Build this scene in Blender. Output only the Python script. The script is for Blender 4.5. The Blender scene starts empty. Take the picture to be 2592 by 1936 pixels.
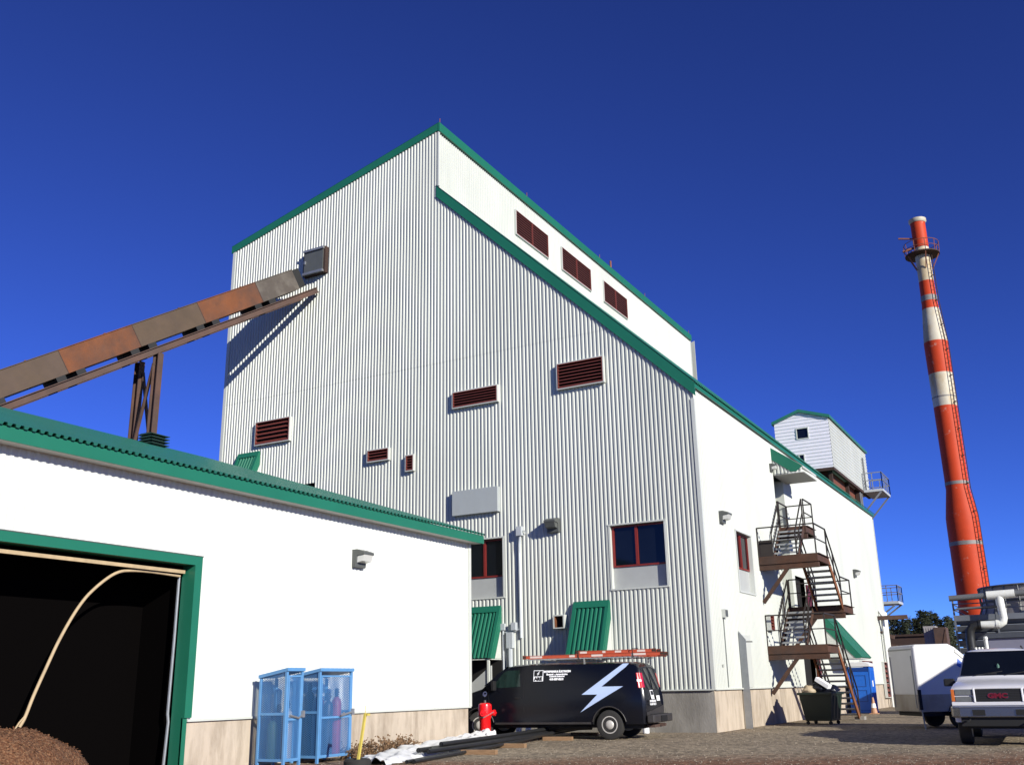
import bpy, bmesh, math, random
from mathutils import Vector, Matrix
random.seed(7)
R = math.radians
scene = bpy.context.scene
col = scene.collection

# ------------------------------------------------------------------ camera
cam = bpy.data.cameras.new('camera'); cam_o = bpy.data.objects.new('camera', cam); col.objects.link(cam_o)
YAW, PIT, ROL = R(-28.9934515), R(17.03947149), R(-1.09829341)
fw = Vector((math.sin(YAW)*math.cos(PIT), math.cos(YAW)*math.cos(PIT), math.sin(PIT)))
rt = Vector((math.cos(YAW), -math.sin(YAW), 0)); upv = rt.cross(fw)
c_, s_ = math.cos(ROL), math.sin(ROL)
rt, upv = c_*rt + s_*upv, -s_*rt + c_*upv
m = Matrix((rt, upv, -fw)).transposed().to_4x4(); m.translation = (0, 0, 1.4)
cam_o.matrix_world = m
cam.sensor_width = 36; cam.sensor_fit = 'HORIZONTAL'; cam.lens = 36*0.9712812864
cam.clip_start = 0.1; cam.clip_end = 3000
scene.camera = cam_o

# ------------------------------------------------------------------ sky, sun, exposure
SUN_AZ, SUN_EL = R(25.5), R(21)          # azimuth from +X towards -Y
sd = Vector((math.cos(SUN_EL)*math.cos(SUN_AZ), -math.cos(SUN_EL)*math.sin(SUN_AZ), math.sin(SUN_EL)))
world = bpy.data.worlds.new('World'); scene.world = world; world.use_nodes = True
nt = world.node_tree; nt.nodes.clear()
sky = nt.nodes.new('ShaderNodeTexSky'); sky.sky_type = 'NISHITA'; sky.sun_disc = False
sky.sun_elevation = SUN_EL; sky.sun_rotation = math.atan2(sd.x, sd.y)
sky.altitude = 6000; sky.air_density = 1.2; sky.dust_density = 0.35; sky.ozone_density = 9.0
gam = nt.nodes.new('ShaderNodeGamma'); gam.inputs[1].default_value = 1.2
hsv = nt.nodes.new('ShaderNodeHueSaturation'); hsv.inputs['Hue'].default_value = 0.514
bg = nt.nodes.new('ShaderNodeBackground'); bg.inputs[1].default_value = 0.083
wo = nt.nodes.new('ShaderNodeOutputWorld')
nt.links.new(sky.outputs[0], gam.inputs[0]); nt.links.new(gam.outputs[0], hsv.inputs['Color'])
nt.links.new(hsv.outputs[0], bg.inputs[0]); nt.links.new(bg.outputs[0], wo.inputs[0])
sun = bpy.data.lights.new('sun', 'SUN'); sun.energy = 5.0; sun.angle = R(0.53); sun.color = (1.0, 0.965, 0.875)
sun_o = bpy.data.objects.new('sun', sun); col.objects.link(sun_o)
sun_o.rotation_euler = sd.to_track_quat('Z', 'Y').to_euler(); sun_o.location = (40, -30, 60)
scene.view_settings.view_transform = 'Standard'; scene.view_settings.look = 'None'
scene.view_settings.exposure = 0.42; scene.view_settings.gamma = 1.0
scene.render.film_transparent = False

# ------------------------------------------------------------------ materials
MATS = {}
KEEP = {'white_siding', 'siding_sunlit', 'green_trim', 'green_roof', 'louver_red', 'tread', 'hydrant_red', 'toilet_blue', 'chim_orange', 'chim_white', 'white_trim', 'sill_panel', 'grey_box', 'lamp_grey', 'cage_blue', 'vinyl', 'bolt_silver', 'decal_white', 'white_paint'}
def mat(name, c, rough=.5, metal=0., noise=0., nscale=3., c2=None, c2amt=.5, c2scale=1.5, bump=0., bscale=30., spec=.5, stretch=None, obj=False, sheet=0.):
    m = bpy.data.materials.new(name); m.use_nodes = True; nt = m.node_tree; N = nt.nodes; L = nt.links
    b = N['Principled BSDF']; b.inputs['Roughness'].default_value = rough; b.inputs['Metallic'].default_value = metal
    b.inputs['Specular IOR Level'].default_value = spec
    tc = N.new('ShaderNodeTexCoord'); mp = N.new('ShaderNodeMapping')
    geo = N.new('ShaderNodeNewGeometry')
    L.new(tc.outputs['Object'] if obj else geo.outputs['Position'], mp.inputs[0])
    if stretch: mp.inputs['Scale'].default_value = stretch
    cur = None
    def deep(q):
        k = .86 if max(q) > .45 else .70
        return tuple(x*k for x in q)
    if name not in KEEP: c = deep(c); c2 = deep(c2) if c2 is not None else None
    rgb = N.new('ShaderNodeRGB'); rgb.outputs[0].default_value = (*c, 1); cur = rgb.outputs[0]
    if sheet:
        sx_ = N.new('ShaderNodeSeparateXYZ'); L.new(geo.outputs['Position'], sx_.inputs[0])
        a_ = N.new('ShaderNodeMath'); a_.operation = 'ADD'; L.new(sx_.outputs[0], a_.inputs[0]); L.new(sx_.outputs[1], a_.inputs[1])
        f_ = N.new('ShaderNodeMath'); f_.operation = 'DIVIDE'; L.new(a_.outputs[0], f_.inputs[0]); f_.inputs[1].default_value = .9
        g_ = N.new('ShaderNodeMath'); g_.operation = 'FLOOR'; L.new(f_.outputs[0], g_.inputs[0])
        z_ = N.new('ShaderNodeMath'); z_.operation = 'GREATER_THAN'; L.new(sx_.outputs[2], z_.inputs[0]); z_.inputs[1].default_value = 13.4
        h_ = N.new('ShaderNodeMath'); h_.operation = 'MULTIPLY_ADD'; L.new(z_.outputs[0], h_.inputs[0]); h_.inputs[1].default_value = 57.3; L.new(g_.outputs[0], h_.inputs[2])
        wn = N.new('ShaderNodeTexWhiteNoise'); wn.noise_dimensions = '1D'; L.new(h_.outputs[0], wn.inputs['W'])
        mr_ = N.new('ShaderNodeMapRange'); mr_.inputs[3].default_value = 1-sheet; mr_.inputs[4].default_value = 1+sheet; L.new(wn.outputs['Value'], mr_.inputs[0])
        mm = N.new('ShaderNodeMix'); mm.data_type = 'RGBA'; mm.blend_type = 'MULTIPLY'; mm.inputs[0].default_value = 1; L.new(cur, mm.inputs[6]); L.new(mr_.outputs[0], mm.inputs[7]); cur = mm.outputs[2]
    if c2 is not None:
        nz = N.new('ShaderNodeTexNoise'); nz.inputs['Scale'].default_value = c2scale; nz.inputs['Detail'].default_value = 8; nz.inputs['Roughness'].default_value = .65
        L.new(mp.outputs[0], nz.inputs[0])
        rp = N.new('ShaderNodeValToRGB'); rp.color_ramp.elements[0].position = .5 - .22*(c2amt) ; rp.color_ramp.elements[1].position = .72 - .2*c2amt
        L.new(nz.outputs[0], rp.inputs[0])
        mx = N.new('ShaderNodeMix'); mx.data_type = 'RGBA'; L.new(rp.outputs[0], mx.inputs[0]); L.new(cur, mx.inputs[6]); mx.inputs[7].default_value = (*c2, 1); cur = mx.outputs[2]
    if noise:
        nz = N.new('ShaderNodeTexNoise'); nz.inputs['Scale'].default_value = nscale; nz.inputs['Detail'].default_value = 6; nz.inputs['Roughness'].default_value = .6
        L.new(mp.outputs[0], nz.inputs[0])
        mr = N.new('ShaderNodeMapRange'); mr.inputs[1].default_value = .25; mr.inputs[2].default_value = .75; mr.inputs[3].default_value = 1-noise; mr.inputs[4].default_value = 1+noise
        L.new(nz.outputs[0], mr.inputs[0])
        mx = N.new('ShaderNodeMix'); mx.data_type = 'RGBA'; mx.blend_type = 'MULTIPLY'; mx.inputs[0].default_value = 1
        L.new(cur, mx.inputs[6]); L.new(mr.outputs[0], mx.inputs[7]); cur = mx.outputs[2]
    L.new(cur, b.inputs['Base Color'])
    if bump:
        nz = N.new('ShaderNodeTexNoise'); nz.inputs['Scale'].default_value = bscale; nz.inputs['Detail'].default_value = 5
        L.new(mp.outputs[0], nz.inputs[0])
        bp = N.new('ShaderNodeBump'); bp.inputs['Strength'].default_value = bump; bp.inputs['Distance'].default_value = .05
        L.new(nz.outputs[0], bp.inputs['Height']); L.new(bp.outputs[0], b.inputs['Normal'])
    MATS[name] = m
    return m
mat('white_siding', (.51, .525, .47), .42, noise=.05, nscale=.7, c2=(.445, .46, .41), c2amt=.25, c2scale=.25, bump=.1, bscale=.7, stretch=(1, 1, .3), spec=.4, sheet=.022)
mat('siding_sunlit', (.62, .635, .58), .45, noise=.03, nscale=.6, c2=(.58, .59, .54), c2amt=.2, c2scale=.3, bump=.06, bscale=.9, stretch=(1, 1, .35), spec=.35)  # brighter copy of the white siding; the sun's glare is put into its colour
mat('white_trim', (.52, .535, .485), .4, noise=.03)
mat('green_trim', (.012, .135, .078), .42, noise=.07, nscale=1.2)
mat('green_roof', (.026, .155, .108), .33, noise=.08, nscale=.8)
mat('vent_green', (.022, .06, .042), .5, noise=.1)
mat('louver_red', (.16, .038, .026), .5, noise=.15, nscale=6)
mat('window_red', (.27, .028, .020), .45, noise=.1)
mat('glass', (.006, .008, .012), .04, spec=.5, noise=.2, nscale=1.5)
mat('van_glass', (.014, .032, .027), .05, noise=.5, nscale=2.5, stretch=(3, 3, .3))
mat('black', (.006, .006, .006), .7)
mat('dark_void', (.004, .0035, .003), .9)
mat('sill_panel', (.375, .385, .365), .5, noise=.05, nscale=3, bump=.05, bscale=3)
mat('grey_box', (.36, .385, .375), .42, noise=.05, nscale=1.5, bump=.25, bscale=1.2)
mat('concrete_sunlit', (.53, .445, .345), .9, noise=.10, nscale=4, c2=(.43, .35, .26), c2amt=.3, c2scale=2.6, bump=.15, bscale=25, stretch=(1, 1, .28))  # sunlit copy of the concrete; sun on these faces is put into its colour
mat('concrete', (.40, .375, .33), .9, noise=.16, nscale=2.5, c2=(.27, .25, .215), c2amt=.6, c2scale=1.2, bump=.2, bscale=25, stretch=(1, 1, .35))
mat('soffit', (.55, .55, .52), .6)
mat('lamp_grey', (.085, .09, .083), .5, noise=.1)
mat('lamp_lens', (.62, .62, .58), .15, noise=.05)
mat('galv', (.42, .44, .45), .38, metal=.55, noise=.12, nscale=5)
mat('pipe_grey', (.50, .53, .54), .4, noise=.08)
mat('rust_orange', (.21, .062, .014), .8, noise=.22, nscale=2.2, c2=(.12, .048, .024), c2amt=.6, c2scale=.7, bump=.1, bscale=20)
mat('rust_brown', (.125, .062, .042), .8, noise=.25, nscale=2, c2=(.10, .06, .045), c2amt=.6, c2scale=.8, bump=.1, bscale=20)
mat('rust_grey', (.10, .062, .040), .75, noise=.2, nscale=1.6, c2=(.10, .062, .034), c2amt=.5, c2scale=.7)
mat('steel_grey', (.085, .066, .05), .65, noise=.2, nscale=1.4, c2=(.17, .145, .115), c2amt=.1, c2scale=1.1)
mat('rust_dark', (.060, .030, .020), .8, noise=.3, nscale=3)
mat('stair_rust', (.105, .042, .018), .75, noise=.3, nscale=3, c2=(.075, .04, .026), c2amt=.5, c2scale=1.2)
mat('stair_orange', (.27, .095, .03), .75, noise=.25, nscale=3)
mat('rail_dark', (.034, .025, .020), .65, noise=.2)
mat('tread', (.34, .345, .34), .5, metal=.3, noise=.1)
mat('van_paint', (.005, .0065, .013), .2, spec=.3, noise=.15, nscale=1, c2=(.008, .008, .011), c2amt=.3, c2scale=.6, obj=True)
mat('van_dirt', (.045, .04, .038), .55, noise=.3, nscale=3, obj=True)
mat('tyre', (.028, .026, .024), .85, noise=.2, nscale=8, obj=True)
mat('wheel_steel', (.55, .52, .47), .5, metal=.2, noise=.2, nscale=8, obj=True)
mat('chrome', (.34, .34, .35), .22, metal=.9)
mat('tail_red', (.55, .012, .018), .15, noise=.1)
mat('bolt_silver', (.42, .52, .74), .35, noise=.04)
mat('white_paint', (.80, .80, .80), .3, noise=.03)
mat('decal_white', (.85, .85, .85), .4)
mat('decal_black', (.008, .008, .009), .4)
mat('ladder_orange', (.52, .085, .035), .5, noise=.12, nscale=4)
mat('ladder_label', (.75, .62, .55), .5)
mat('alu', (.50, .50, .48), .35, metal=.7, noise=.1)
mat('hydrant_red', (.72, .008, .010), .28, noise=.06, nscale=6)
mat('black_pipe', (.022, .022, .022), .45, noise=.2, nscale=5)
mat('stone', (.30, .245, .175), .9, noise=.45, nscale=9, c2=(.42, .36, .27), c2amt=.15, c2scale=7)
mat('wood_block', (.34, .20, .10), .85, noise=.25, nscale=6, stretch=(1, 1, 6))
mat('plank', (.48, .36, .21), .75, noise=.2, nscale=5)
mat('sheet_white', (.74, .74, .73), .55, noise=.06, nscale=5, bump=.5, bscale=8)
mat('yellow', (.62, .50, .10), .5, noise=.12, nscale=6)
mat('dry_leaf', (.20, .115, .055), .9, noise=.5, nscale=6)
mat('twig', (.13, .075, .04), .9, noise=.3)
mat('cage_blue', (.095, .245, .46), .45, noise=.1, nscale=4)
mat('cyl_red', (.42, .045, .055), .4, noise=.15, nscale=4)
mat('cyl_blue', (.03, .10, .22), .4, noise=.2, nscale=4)
mat('cyl_dark', (.03, .035, .04), .4, noise=.2, nscale=4)
mat('cyl_green', (.10, .22, .16), .45, noise=.2, nscale=4)
mat('cyl_grey', (.45, .46, .47), .4, noise=.1, nscale=4)
mat('chips', (.15, .055, .020), .95, noise=.5, nscale=22, c2=(.36, .20, .10), c2amt=.2, c2scale=30, bump=1.0, bscale=26)
mat('bin_green', (.006, .020, .011), .5, noise=.15, nscale=3)
mat('bag_black', (.010, .011, .018), .3, bump=.6, bscale=7)
mat('bag_beige', (.50, .40, .26), .6, noise=.1, bump=.5, bscale=7)
mat('toilet_blue', (.010, .115, .50), .42, noise=.08, nscale=3)
mat('toilet_blue_dark', (.006, .055, .27), .45)
mat('roof_plastic', (.78, .78, .78), .45)
mat('cone_orange', (.50, .27, .15), .6, noise=.2, nscale=8)
mat('trailer_white', (.78, .77, .74), .35, noise=.04, nscale=2, obj=True)
mat('trailer_low', (.52, .46, .36), .6, noise=.15, nscale=3, c2=(.40, .33, .24), c2amt=.4, obj=True)
mat('logo_blue', (.03, .12, .55), .4)
mat('truck_white', (.74, .73, .74), .22, noise=.03, nscale=2, obj=True)
mat('amber', (.65, .16, .02), .2)
mat('headlight', (.20, .21, .21), .08, noise=.2, nscale=12)
mat('emblem_red', (.20, .008, .018), .35)
mat('vinyl', (.72, .70, .76), .5, noise=.04, nscale=2)
mat('brown_clad', (.20, .058, .030), .75, noise=.2, nscale=1.6)
mat('chim_orange', (.46, .043, .008), .6, noise=.12, nscale=.8, c2=(.50, .42, .34), c2amt=-.55, c2scale=1.3, spec=.25)
mat('chim_white', (.50, .45, .34), .6, noise=.15, nscale=.9, c2=(.42, .29, .12), c2amt=.3, c2scale=.7, stretch=(1, 1, .5))
mat('chim_grey', (.30, .27, .24), .6, noise=.2)
mat('chim_rust', (.30, .10, .05), .7, noise=.25, nscale=2)
mat('tower_slat', (.17, .185, .215), .6, noise=.15, nscale=.8)
mat('tower_dark', (.07, .08, .10), .7, noise=.15)
mat('tarp_blue', (.25, .25, .33), .6, noise=.06)
mat('pvc_white', (.78, .78, .72), .35, noise=.05)
mat('pvc_grey', (.17, .175, .18), .45)
mat('bark', (.09, .06, .04), .9, noise=.3)
mat('needle', (.036, .047, .016), .85, noise=.4, nscale=.9)
mat('needle_b', (.055, .058, .022), .85, noise=.4, nscale=.9)
mat('container_pale', (.45, .42, .40), .6, noise=.1)
mat('shed_grey', (.35, .33, .30), .7, noise=.1)
mat('door_maroon', (.13, .016, .018), .5, noise=.1)
mat('door_grey', (.30, .32, .34), .5, noise=.08)
mat('doorway_dark', (.0035, .003, .003), .9, spec=0.)  # near-black colour that paints the unlit inside of the big doorway
mat('interior', (.02, .018, .015), .95)

def mesh_mat():
    m = bpy.data.materials.new('expanded_metal'); m.use_nodes = True; nt = m.node_tree; N = nt.nodes; L = nt.links
    b = N['Principled BSDF']; b.inputs['Base Color'].default_value = (.05, .16, .36, 1); b.inputs['Roughness'].default_value = .5
    out = N['Material Output']; geo = N.new('ShaderNodeNewGeometry')
    sp = N.new('ShaderNodeSeparateXYZ'); L.new(geo.outputs['Position'], sp.inputs[0])
    ad = N.new('ShaderNodeMath'); ad.operation = 'ADD'; L.new(sp.outputs[0], ad.inputs[0]); L.new(sp.outputs[1], ad.inputs[1])
    vals = []
    for sg in (1, -1):
        a = N.new('ShaderNodeMath'); a.operation = 'MULTIPLY_ADD'; L.new(sp.outputs[2], a.inputs[0]); a.inputs[1].default_value = 2.0*sg; L.new(ad.outputs[0], a.inputs[2])
        d = N.new('ShaderNodeMath'); d.operation = 'PINGPONG'; L.new(a.outputs[0], d.inputs[0]); d.inputs[1].default_value = .036
        e = N.new('ShaderNodeMath'); e.operation = 'LESS_THAN'; L.new(d.outputs[0], e.inputs[0]); e.inputs[1].default_value = .0115
        vals.append(e)
    mxx = N.new('ShaderNodeMath'); mxx.operation = 'MAXIMUM'; L.new(vals[0].outputs[0], mxx.inputs[0]); L.new(vals[1].outputs[0], mxx.inputs[1])
    tr = N.new('ShaderNodeBsdfTransparent'); ms = N.new('ShaderNodeMixShader')
    L.new(mxx.outputs[0], ms.inputs[0]); L.new(tr.outputs[0], ms.inputs[1]); L.new(b.outputs[0], ms.inputs[2]); L.new(ms.outputs[0], out.inputs[0])
    MATS['expanded_metal'] = m
mesh_mat()

def ground_mat():
    m = bpy.data.materials.new('gravel'); m.use_nodes = True; nt = m.node_tree; N = nt.nodes; L = nt.links
    b = N['Principled BSDF']; b.inputs['Roughness'].default_value = .95; b.inputs['Specular IOR Level'].default_value = .2
    geo = N.new('ShaderNodeNewGeometry'); pos = geo.outputs['Position']
    def noise(scale, det=6, rough=.6):
        n = N.new('ShaderNodeTexNoise'); n.inputs['Scale'].default_value = scale; n.inputs['Detail'].default_value = det; n.inputs['Roughness'].default_value = rough; L.new(pos, n.inputs[0]); return n.outputs[0]
    def mixc(f, a, c, bt='MIX'):
        x = N.new('ShaderNodeMix'); x.data_type = 'RGBA'; x.blend_type = bt
        for s, v in ((x.inputs[0], f), (x.inputs[6], a), (x.inputs[7], c)):
            if isinstance(v, (tuple, float, int)): s.default_value = v if not isinstance(v, tuple) else (*v, 1)
            else: L.new(v, s)
        return x.outputs[2]
    def ramp(v, p0, p1, a=0., c=1.):
        r = N.new('ShaderNodeMapRange'); r.inputs[1].default_value = p0; r.inputs[2].default_value = p1; r.inputs[3].default_value = a; r.inputs[4].default_value = c; L.new(v, r.inputs[0]); return r.outputs[0]
    vor = N.new('ShaderNodeTexVoronoi'); vor.inputs['Scale'].default_value = 11; L.new(pos, vor.inputs['Vector'])
    sepc = N.new('ShaderNodeSeparateColor'); L.new(vor.outputs['Color'], sepc.inputs[0])
    base = mixc(ramp(noise(.35), .4, .62), (.265, .212, .145), (.205, .163, .112))
    # worn red-brown dirt of the driving lane in front
    sp = N.new('ShaderNodeSeparateXYZ'); L.new(pos, sp.inputs[0])
    a1 = N.new('ShaderNodeMath'); a1.operation = 'MULTIPLY_ADD'; L.new(sp.outputs[0], a1.inputs[0]); a1.inputs[1].default_value = -.42; L.new(sp.outputs[1], a1.inputs[2])
    a2 = N.new('ShaderNodeMath'); a2.operation = 'MULTIPLY_ADD'; L.new(noise(.5, 5, .6), a2.inputs[0]); a2.inputs[1].default_value = 5.0; L.new(a1.outputs[0], a2.inputs[2])
    lane = ramp(a2.outputs[0], 24.0, 27.0, 1., 0.)
    base = mixc(lane, base, (.175, .092, .052))
    base = mixc(1.0, base, ramp(sepc.outputs[0], 0., 1., .5, 1.5), 'MULTIPLY')
    base = mixc(1.0, base, ramp(noise(4, 8, .7), .25, .75, .75, 1.25), 'MULTIPLY')
    L.new(base, b.inputs['Base Color'])
    bp = N.new('ShaderNodeBump'); bp.inputs['Strength'].default_value = .5; bp.inputs['Distance'].default_value = .02
    mxh = N.new('ShaderNodeMath'); mxh.operation = 'MULTIPLY_ADD'; L.new(noise(7, 8, .7), mxh.inputs[0]); mxh.inputs[1].default_value = 1.5; L.new(vor.outputs['Distance'], mxh.inputs[2])
    L.new(mxh.outputs[0], bp.inputs['Height']); L.new(bp.outputs[0], b.inputs['Normal'])
    MATS['gravel'] = m
ground_mat()

# ------------------------------------------------------------------ mesh helpers
V = Vector
class MB:
    def __init__(s): s.v = []; s.f = []; s.mi = []
    def add(s, vs, fs, mi=0):
        o = len(s.v); s.v += [V(x) for x in vs]; s.f += [tuple(i+o for i in f) for f in fs]; s.mi += [mi]*len(fs); return s
    def box(s, x0, x1, y0, y1, z0, z1, mi=0):
        vs = [(x, y, z) for z in (z0, z1) for y in (y0, y1) for x in (x0, x1)]
        return s.add(vs, [(0, 2, 3, 1), (4, 5, 7, 6), (0, 1, 5, 4), (2, 6, 7, 3), (0, 4, 6, 2), (1, 3, 7, 5)], mi)
    def obox(s, c, a, b, d, mi=0):
        c, a, b, d = V(c), V(a), V(b), V(d)
        vs = [c + i*a + j*b + k*d for k in (-1, 1) for j in (-1, 1) for i in (-1, 1)]
        return s.add(vs, [(0, 2, 3, 1), (4, 5, 7, 6), (0, 1, 5, 4), (2, 6, 7, 3), (0, 4, 6, 2), (1, 3, 7, 5)], mi)
    def bar(s, p, q, w, h, up=(0, 0, 1), mi=0):
        p, q = V(p), V(q); d = q-p; l = d.length/2; d.normalize(); u = V(up)
        if abs(d.dot(u)) > .98: u = V((1, 0, 0))
        a = d.cross(u).normalized(); b = a.cross(d)
        return s.obox((p+q)/2, d*l, a*w/2, b*h/2, mi)
    def tube(s, pts, r, n=8, mi=0, cap=True):
        pts = [V(p) for p in pts]; rs = r if isinstance(r, (list, tuple)) else [r]*len(pts); rings = []; o = len(s.v)
        a = None
        for i, p in enumerate(pts):
            d = (pts[min(i+1, len(pts)-1)] - pts[max(i-1, 0)]).normalized()
            if a is None:
                a = d.cross(V((0, 0, 1)))
                if a.length < .05: a = d.cross(V((1, 0, 0)))
            a = (a - d*a.dot(d)).normalized(); b = d.cross(a)
            for k in range(n):
                t = 2*math.pi*k/n; s.v.append(p + (a*math.cos(t) + b*math.sin(t))*rs[i])
        for i in range(len(pts)-1):
            for k in range(n):
                k2 = (k+1) % n; s.f.append((o+i*n+k, o+i*n+k2, o+(i+1)*n+k2, o+(i+1)*n+k)); s.mi.append(mi)
        if cap:
            s.f.append(tuple(o+k for k in range(n))[::-1]); s.f.append(tuple(o+(len(pts)-1)*n+k for k in range(n))); s.mi += [mi, mi]
        return s
    def prism(s, poly, ext, mi=0):
        n = len(poly); e = V(ext); vs = [V(p) for p in poly] + [V(p)+e for p in poly]
        fs = [tuple(range(n))[::-1], tuple(range(n, 2*n))] + [(i, (i+1) % n, n+(i+1) % n, n+i) for i in range(n)]
        return s.add(vs, fs, mi)
    def lathe(s, prof, c=(0, 0, 0), n=24, axis='z', mi=0):
        c = V(c); o = len(s.v)
        for r, z in prof:
            for k in range(n):
                t = 2*math.pi*k/n; x, y = r*math.cos(t), r*math.sin(t)
                s.v.append(c + (V((x, y, z)) if axis == 'z' else V((x, z, y)) if axis == 'y' else V((z, x, y))))
        for i in range(len(prof)-1):
            for k in range(n):
                k2 = (k+1) % n; s.f.append((o+i*n+k, o+i*n+k2, o+(i+1)*n+k2, o+(i+1)*n+k)); s.mi.append(mi)
        s.f.append(tuple(o+k for k in range(n))[::-1]); s.f.append(tuple(o+(len(prof)-1)*n+k for k in range(n))); s.mi += [mi, mi]
        return s
    def quad(s, a, b, c, d, mi=0): return s.add([a, b, c, d], [(0, 1, 2, 3)], mi)
    def corr(s, o, u, n, up, u0, u1, lo, hi, pitch=.15, dep=.031, holes=(), mi=0):
        """ribbed metal sheet in the plane o + a*u + b*up, ribs standing along n; holes are (a0, a1, b0, b1)"""
        o, u, n, up = V(o), V(u), V(n), V(up)
        bps = {u0, u1}
        for k in range(math.floor(u0/pitch), math.ceil(u1/pitch)+1):
            for f in (0, .36, .5, .86):
                x = (k+f)*pitch
                if u0 < x < u1: bps.add(x)
        for h in holes:
            for x in h[:2]:
                if u0 < x < u1: bps.add(x)
        bps = sorted(bps)
        def d(x):
            f = (x/pitch) % 1.
            if f > .9999: f = 0
            return dep*(0 if f < .36 else (f-.36)/.14 if f < .5 else 1 if f < .86 else (1-f)/.14)
        for a, b in zip(bps, bps[1:]):
            if b-a < 1e-6: continue
            mid = (a+b)/2; segs = [(lo(mid), hi(mid))]
            for h in holes:
                if h[0] < mid < h[1]:
                    ns = []
                    for p, q in segs:
                        if h[2] > p: ns.append((p, min(q, h[2])))
                        if h[3] < q: ns.append((max(p, h[3]), q))
                    segs = [(p, q) for p, q in ns if q-p > 1e-4]
            for p, q in segs:
                pa, pb = (lo(a), lo(b)) if p == lo(mid) else (p, p)
                qa, qb = (hi(a), hi(b)) if q == hi(mid) else (q, q)
                A = o + u*a + n*d(a); B = o + u*b + n*d(b)
                s.quad(A+up*pa, B+up*pb, B+up*qb, A+up*qa, mi)
        return s
    def build(s, name, mats, parent=None, origin=(0, 0, 0), smooth=False, bevel=0., seg=2, subsurf=0):
        me = bpy.data.meshes.new(name); og = V(origin)
        me.from_pydata([tuple(v-og) for v in s.v], [], s.f)
        if isinstance(mats, str): mats = [mats]
        for x in mats: me.materials.append(MATS[x])
        if len(mats) > 1:
            for p, i in zip(me.polygons, s.mi): p.material_index = i
        bm = bmesh.new(); bm.from_mesh(me); bmesh.ops.recalc_face_normals(bm, faces=bm.faces[:]); bm.to_mesh(me); bm.free()
        if smooth:
            for p in me.polygons: p.use_smooth = True
        me.update()
        o = bpy.data.objects.new(name, me); col.objects.link(o)
        if parent is not None: o.parent = parent
        if bevel:
            b = o.modifiers.new('bevel', 'BEVEL'); b.width = bevel; b.segments = seg; b.limit_method = 'ANGLE'; b.angle_limit = R(40)
        if subsurf:
            b = o.modifiers.new('sub', 'SUBSURF'); b.levels = subsurf; b.render_levels = subsurf
        if smooth and not subsurf:
            try: me.set_sharp_from_angle(angle=R(40))
            except Exception: pass
        return o
def tag(o, label=None, cat=None, group=None, kind=None):
    if label: o['label'] = label
    if cat: o['category'] = cat
    if group: o['group'] = group
    if kind: o['kind'] = kind
    return o
class Thing:
    """an Empty at the thing's base; parts given in world coordinates (or local ones when rotated)"""
    def __init__(s, name, loc, label, cat, group=None, rotz=0., local=False):
        s.o = bpy.data.objects.new(name, None); col.objects.link(s.o); s.o.location = loc; s.o.rotation_euler = (0, 0, rotz)
        s.o.empty_display_size = .3; s.org = V((0, 0, 0)) if local else V(loc); tag(s.o, label, cat, group)
    def part(s, name, mb, mats, parent=None, label=None, **k):
        o = mb.build(name, mats, parent or s.o, s.org, **k)
        if label: o['label'] = label
        return o
def single(name, mb, mats, loc, label, cat, group=None, kind=None, rotz=0., **k):
    o = mb.build(name, mats, None, loc, **k); o.location = loc; return tag(o, label, cat, group, kind)
def copy_tree(o, parent=None):
    c = o.copy(); col.objects.link(c); c.parent = parent
    for ch in list(o.children): copy_tree(ch, c)
    return c
def text_mesh(txt, size, align='LEFT', bold=0., sx=1.):
    cu = bpy.data.curves.new('lettering', 'FONT'); cu.body = txt; cu.size = size; cu.align_x = align; cu.offset = bold; cu.resolution_u = 2
    ob = bpy.data.objects.new('lettering', cu); col.objects.link(ob)
    dg = bpy.context.evaluated_depsgraph_get(); me = bpy.data.meshes.new_from_object(ob.evaluated_get(dg))
    vs = [(v.co.x*sx, v.co.y) for v in me.vertices]; fs = [tuple(p.vertices) for p in me.polygons]
    bpy.data.objects.remove(ob); bpy.data.curves.remove(cu); bpy.data.meshes.remove(me)
    return vs, fs

# ------------------------------------------------------------------ ground
g = MB(); n = 24
xs = [-420 + 840*i/n for i in range(n+1)]; ys = [-120 + 840*i/n for i in range(n+1)]
g.v = [V((x, y, 0)) for y in ys for x in xs]
g.f = [(j*(n+1)+i, j*(n+1)+i+1, (j+1)*(n+1)+i+1, (j+1)*(n+1)+i) for j in range(n) for i in range(n)]; g.mi = [0]*len(g.f)
tag(g.build('ground', 'gravel'), 'grey brown gravel yard with reddish dirt lane', 'ground', kind='structure')

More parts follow.
